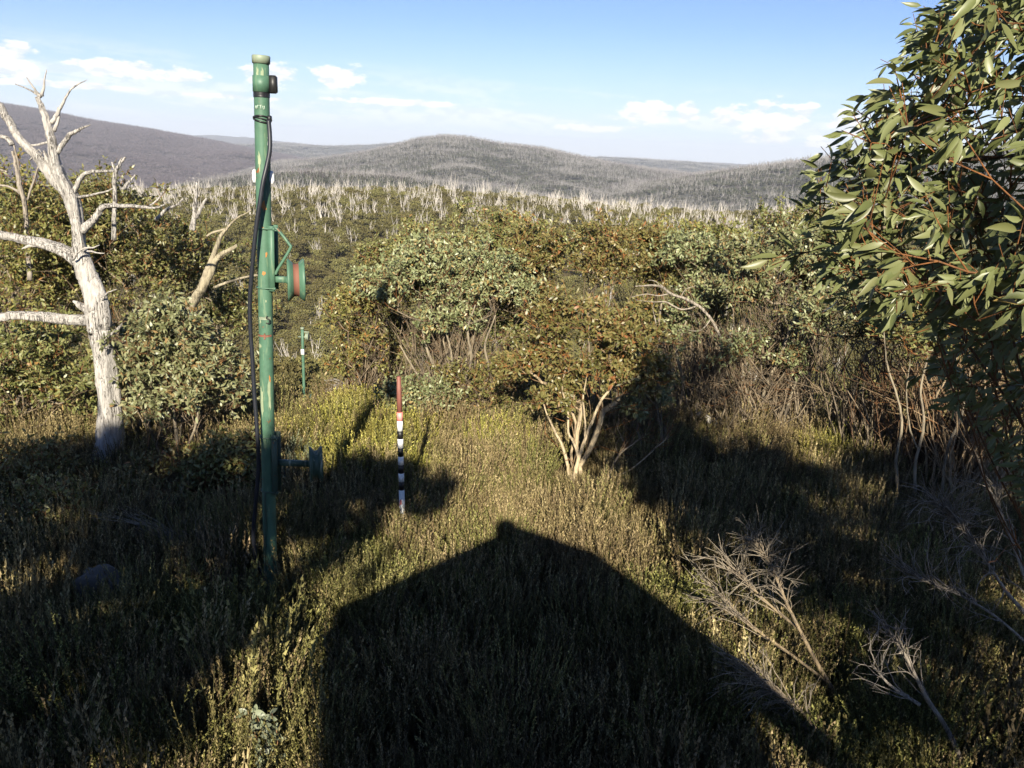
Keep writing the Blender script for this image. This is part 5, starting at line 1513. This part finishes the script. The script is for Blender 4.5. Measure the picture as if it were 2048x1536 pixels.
# ------------------------------------------------------------------ behind the camera: the tow hut, the photographer and the trees whose shadows fall into view
M['hut_board'] = paint_mat('hut_boards', (0.20, 0.15, 0.10), rough=.85, worn=(0.28, 0.24, 0.18))
M['hut_roof'] = paint_mat('hut_roof_iron', (0.16, 0.17, 0.17), rust=.3, rough=.6, worn=(0.25, 0.25, 0.24))


def caster(px, py, Yc, z=.35):
    """where, in the upright plane at Yc, the thing stands whose shadow edge falls on a pixel of the heath"""
    G = at_z(np.array(float(px)), np.array(float(py)), z)
    return np.array([G[0], Yc, z + math.tan(SUN_EL) * (G[1] - Yc)])


YH = -1.0
outline = [caster(a, b_, YH, .52) for a, b_ in ((1040, 1062), (650, 1238))] + [caster(655, 1300, YH, .52)]
apex = caster(1034, 1050, YH, .52); lev = caster(648, 1226, YH, .52); rev1 = caster(1200, 1106, YH, .52); rev2 = caster(1360, 1225, YH, .52); rev3 = caster(1700, 1500, YH, .52)
wl = caster(662, 1340, YH, .52)
hut = empty('tow_hut', (0, YH - 1.5, gh(0, YH - 1.5)), 'small timber hut with uneven gabled iron roof behind the viewpoint', 'hut')
ridge = [lev, apex, rev1, rev2, rev3]
D = np.array([0, -.55, 0])
wall = Buf()
wq = [caster(650, 1560, YH, .52), caster(651, 1440, YH, .52), caster(653, 1330, YH, .52), caster(655, 1250, YH, .52)]
poly = [np.array([wq[0][0], YH - .06, -.05])] + [q + np.array([0, -.06, -.05]) for q in wq] + [q + np.array([0, -.06, -.06]) for q in (apex, rev1, rev2)] + [np.array([rev2[0] + .35, YH - .06, rev2[2] - .36]), np.array([rev2[0] + .35, YH - .06, -.05])]
poly = np.array(poly); k = len(poly); V = np.vstack([poly, poly + D * .9]); cA = poly.mean(0)
wall.add(np.vstack([V, cA, cA + D * .9]), [(q, (q + 1) % k, 2 * k) for q in range(k)] + [(k + (q + 1) % k, k + q, 2 * k + 1) for q in range(k)])
wall.f[4].append(np.array([(q, q + k, (q + 1) % k + k, (q + 1) % k) for q in range(k)]))
wall.build('wall', M['hut_board'], hut)
roof = Buf()
for a, c in zip(ridge[:-1], ridge[1:]):
    nrm = unit(np.cross(c - a, D)); nrm = nrm if nrm[2] > 0 else -nrm
    box(roof, (a + c) / 2 + D / 2 - nrm * .02, (c - a) / 2, D / 2, nrm * .02)
roof.build('roof', M['hut_roof'], hut)
dk = Buf(); box(dk, (0.05, YH + .45, 2.67), X * .55, Yv * .44, Z * .03)
dk.build('landing', M['timber'], hut)
for sx in (-.45, .55):
    bb = Buf(); box(bb, (sx, YH + .75, 1.30), X * .04, Yv * .04, Z * 1.33); bb.build('landing_post', M['timber'], hut)

# photographer on the landing, phone held up in front of the face
M['jacket'] = paint_mat('jacket_cloth', (0.03, 0.05, 0.10), rough=.8, worn=(0.04, 0.06, 0.11)); M['skin'] = paint_mat('skin', (0.45, 0.27, 0.19), rough=.6, worn=(0.47, 0.29, 0.2), grime=.1)
man = empty('person', (0.0, YH + .55, 2.70), 'person in dark jacket and beanie holding up a phone on the landing', 'person')
me = bpy.data.meshes.new('body')
jo = {'pel': (0, 0, .92, .15), 'bel': (0, .02, 1.08, .14), 'che': (0, .0, 1.30, .16), 'nk': (0, .01, 1.46, .06), 'hd': (0, .03, 1.56, .085), 'ht': (0, .03, 1.63, .07),
      'ls': (-.19, 0, 1.38, .065), 'le': (-.27, .18, 1.16, .045), 'lh': (-.05, .36, 1.36, .035), 'rs': (.19, 0, 1.38, .065), 're': (.27, .18, 1.16, .045), 'rh': (.05, .36, 1.36, .035),
      'lp': (-.10, 0, .86, .095), 'lk': (-.11, .03, .48, .065), 'la': (-.12, 0, .08, .045), 'lt': (-.13, .17, .04, .04), 'rp': (.10, 0, .86, .095), 'rk': (.11, .03, .48, .065), 'ra': (.12, 0, .08, .045), 'rtt': (.13, .17, .04, .04)}
nm_ = list(jo); ed = [('pel', 'bel'), ('bel', 'che'), ('che', 'nk'), ('nk', 'hd'), ('hd', 'ht'), ('che', 'ls'), ('ls', 'le'), ('le', 'lh'), ('che', 'rs'), ('rs', 're'), ('re', 'rh'), ('pel', 'lp'), ('lp', 'lk'), ('lk', 'la'), ('la', 'lt'), ('pel', 'rp'), ('rp', 'rk'), ('rk', 'ra'), ('ra', 'rtt')]
me.from_pydata([jo[q][:3] for q in nm_], [(nm_.index(a), nm_.index(c)) for a, c in ed], [])
bo = bpy.data.objects.new('body', me); COL.objects.link(bo); bo.parent = man; me.materials.append(M['jacket'])
sk = bo.modifiers.new('skin', 'SKIN')
for q, sv in zip(nm_, me.skin_vertices[0].data): sv.radius = (jo[q][3], jo[q][3]); sv.use_root = q == 'pel'
bo.modifiers.new('sub', 'SUBSURF').levels = 2; bo.modifiers['sub'].render_levels = 2
part('beanie', M['black_rubber'], man, lambda b_: lathe(b_, np.array(man.location) + np.array([0, .03, 1.58]), Z, [(-.02, .118), (.03, .12), (.08, .10), (.11, .06), (.125, .001)], 20), True)


def shade_gum(label, base_x, Yc, shadows, ntips, seed, per=50):
    """gum behind the viewpoint; its leafy lobes stand where their shadows fall on the given patches of heath"""
    lobes = []
    for sh in shadows:
        if len(sh) == 5:
            px, py, hw, hh, Yp = sh; P_ = at(np.array(float(px)), np.array(float(py)), Yp); c = np.array([P_[0], Yc, P_[2] + math.tan(SUN_EL) * (Yp - Yc)]); k_ = 1 / ppm(P_)
            lobes.append((c, (hw * k_, (hw + hh) / 2 * k_, hh * k_))); continue
        px, py, hw, hh = sh
        c = caster(px, py, Yc); G = at_z(np.array(float(px)), np.array(float(py)), .35)
        rz = (caster(px, py - hh, Yc)[2] - caster(px, py + hh, Yc)[2]) / 2; rx = hw / ppm(G)
        lobes.append((c, (rx, (rx + rz) / 2, rz)))
    gum('gum_tree', label, (0, 0), Yc, lobes, int(ntips * .7), 6, 'leaf', seed=seed, group='gums behind the viewpoint', per=per, L=.12, W=.055, base_z=base_x, lower=-.8)


shade_gum('broad gum behind the viewpoint shading the left of the clearing', -5.2, -3.6, [(0, 1030, 170, 160), (190, 1020, 150, 140), (330, 1030, 120, 125)], 250, 51)
shade_gum('gum behind the viewpoint shading the tall green post', -2.9, -3.4, [(430, 1040, 110, 110), (560, 1030, 100, 100), (700, 1000, 95, 72), (815, 985, 80, 55)], 190, 52)
shade_gum('sparse low gum behind the viewpoint dappling the lower left', -3.8, -1.8, [(200, 1340, 250, 120), (450, 1260, 130, 110), (60, 1240, 130, 80), (200, 1480, 160, 70)], 170, 53, 40)
shade_gum('gum behind the viewpoint shading the heath right of centre', 2.9, -3.8, [(1355, 995, 70, 36), (1480, 1005, 130, 72), (1640, 1000, 130, 72), (1790, 985, 100, 60)], 190, 54)
shade_gum('sparse gum behind the viewpoint dappling the lower right', 3.6, -2.2, [(1650, 1180, 170, 90), (1850, 1130, 160, 110), (1960, 1330, 150, 140), (1800, 1450, 150, 90)], 130, 55, 40)
shade_gum('tall gum behind the viewpoint shading the right edge', 5.4, -4.2, [(1960, 960, 130, 90), (2080, 1040, 130, 120), (1900, 1060, 120, 80)], 180, 56)

shade_gum('tallest gum behind the viewpoint shading the close tree at right', 3.4, -4.6, [(1950, 590, 105, 85, 3.4), (2120, 480, 150, 150, 3.4), (1850, 700, 90, 60, 3.4), (2000, 780, 140, 90, 3.9), (2020, 400, 60, 60, 3.4)], 150, 57)

# ------------------------------------------------------------------ the air between here and the far hills
hz_ = Buf()
hz0, hz1 = gz.min() - 1.0, gz.max() + 25.0
box(hz_, (0, 0, (hz0 + hz1) / 2), X * 11000, Yv * 11000, Z * (hz1 - hz0) / 2)
hm, nt = new_mat('haze_air'); n = N(nt)
pv = n('ShaderNodeVolumePrincipled', {'Color': (0.80, 0.86, 1.0, 1), 'Density': 0.00011, 'Anisotropy': 0.0})
n('ShaderNodeOutputMaterial', {'Volume': pv.outputs[0]})
tag(hz_.build('haze', hm), 'thin blue haze over the distant hills', 'haze', kind='stuff')
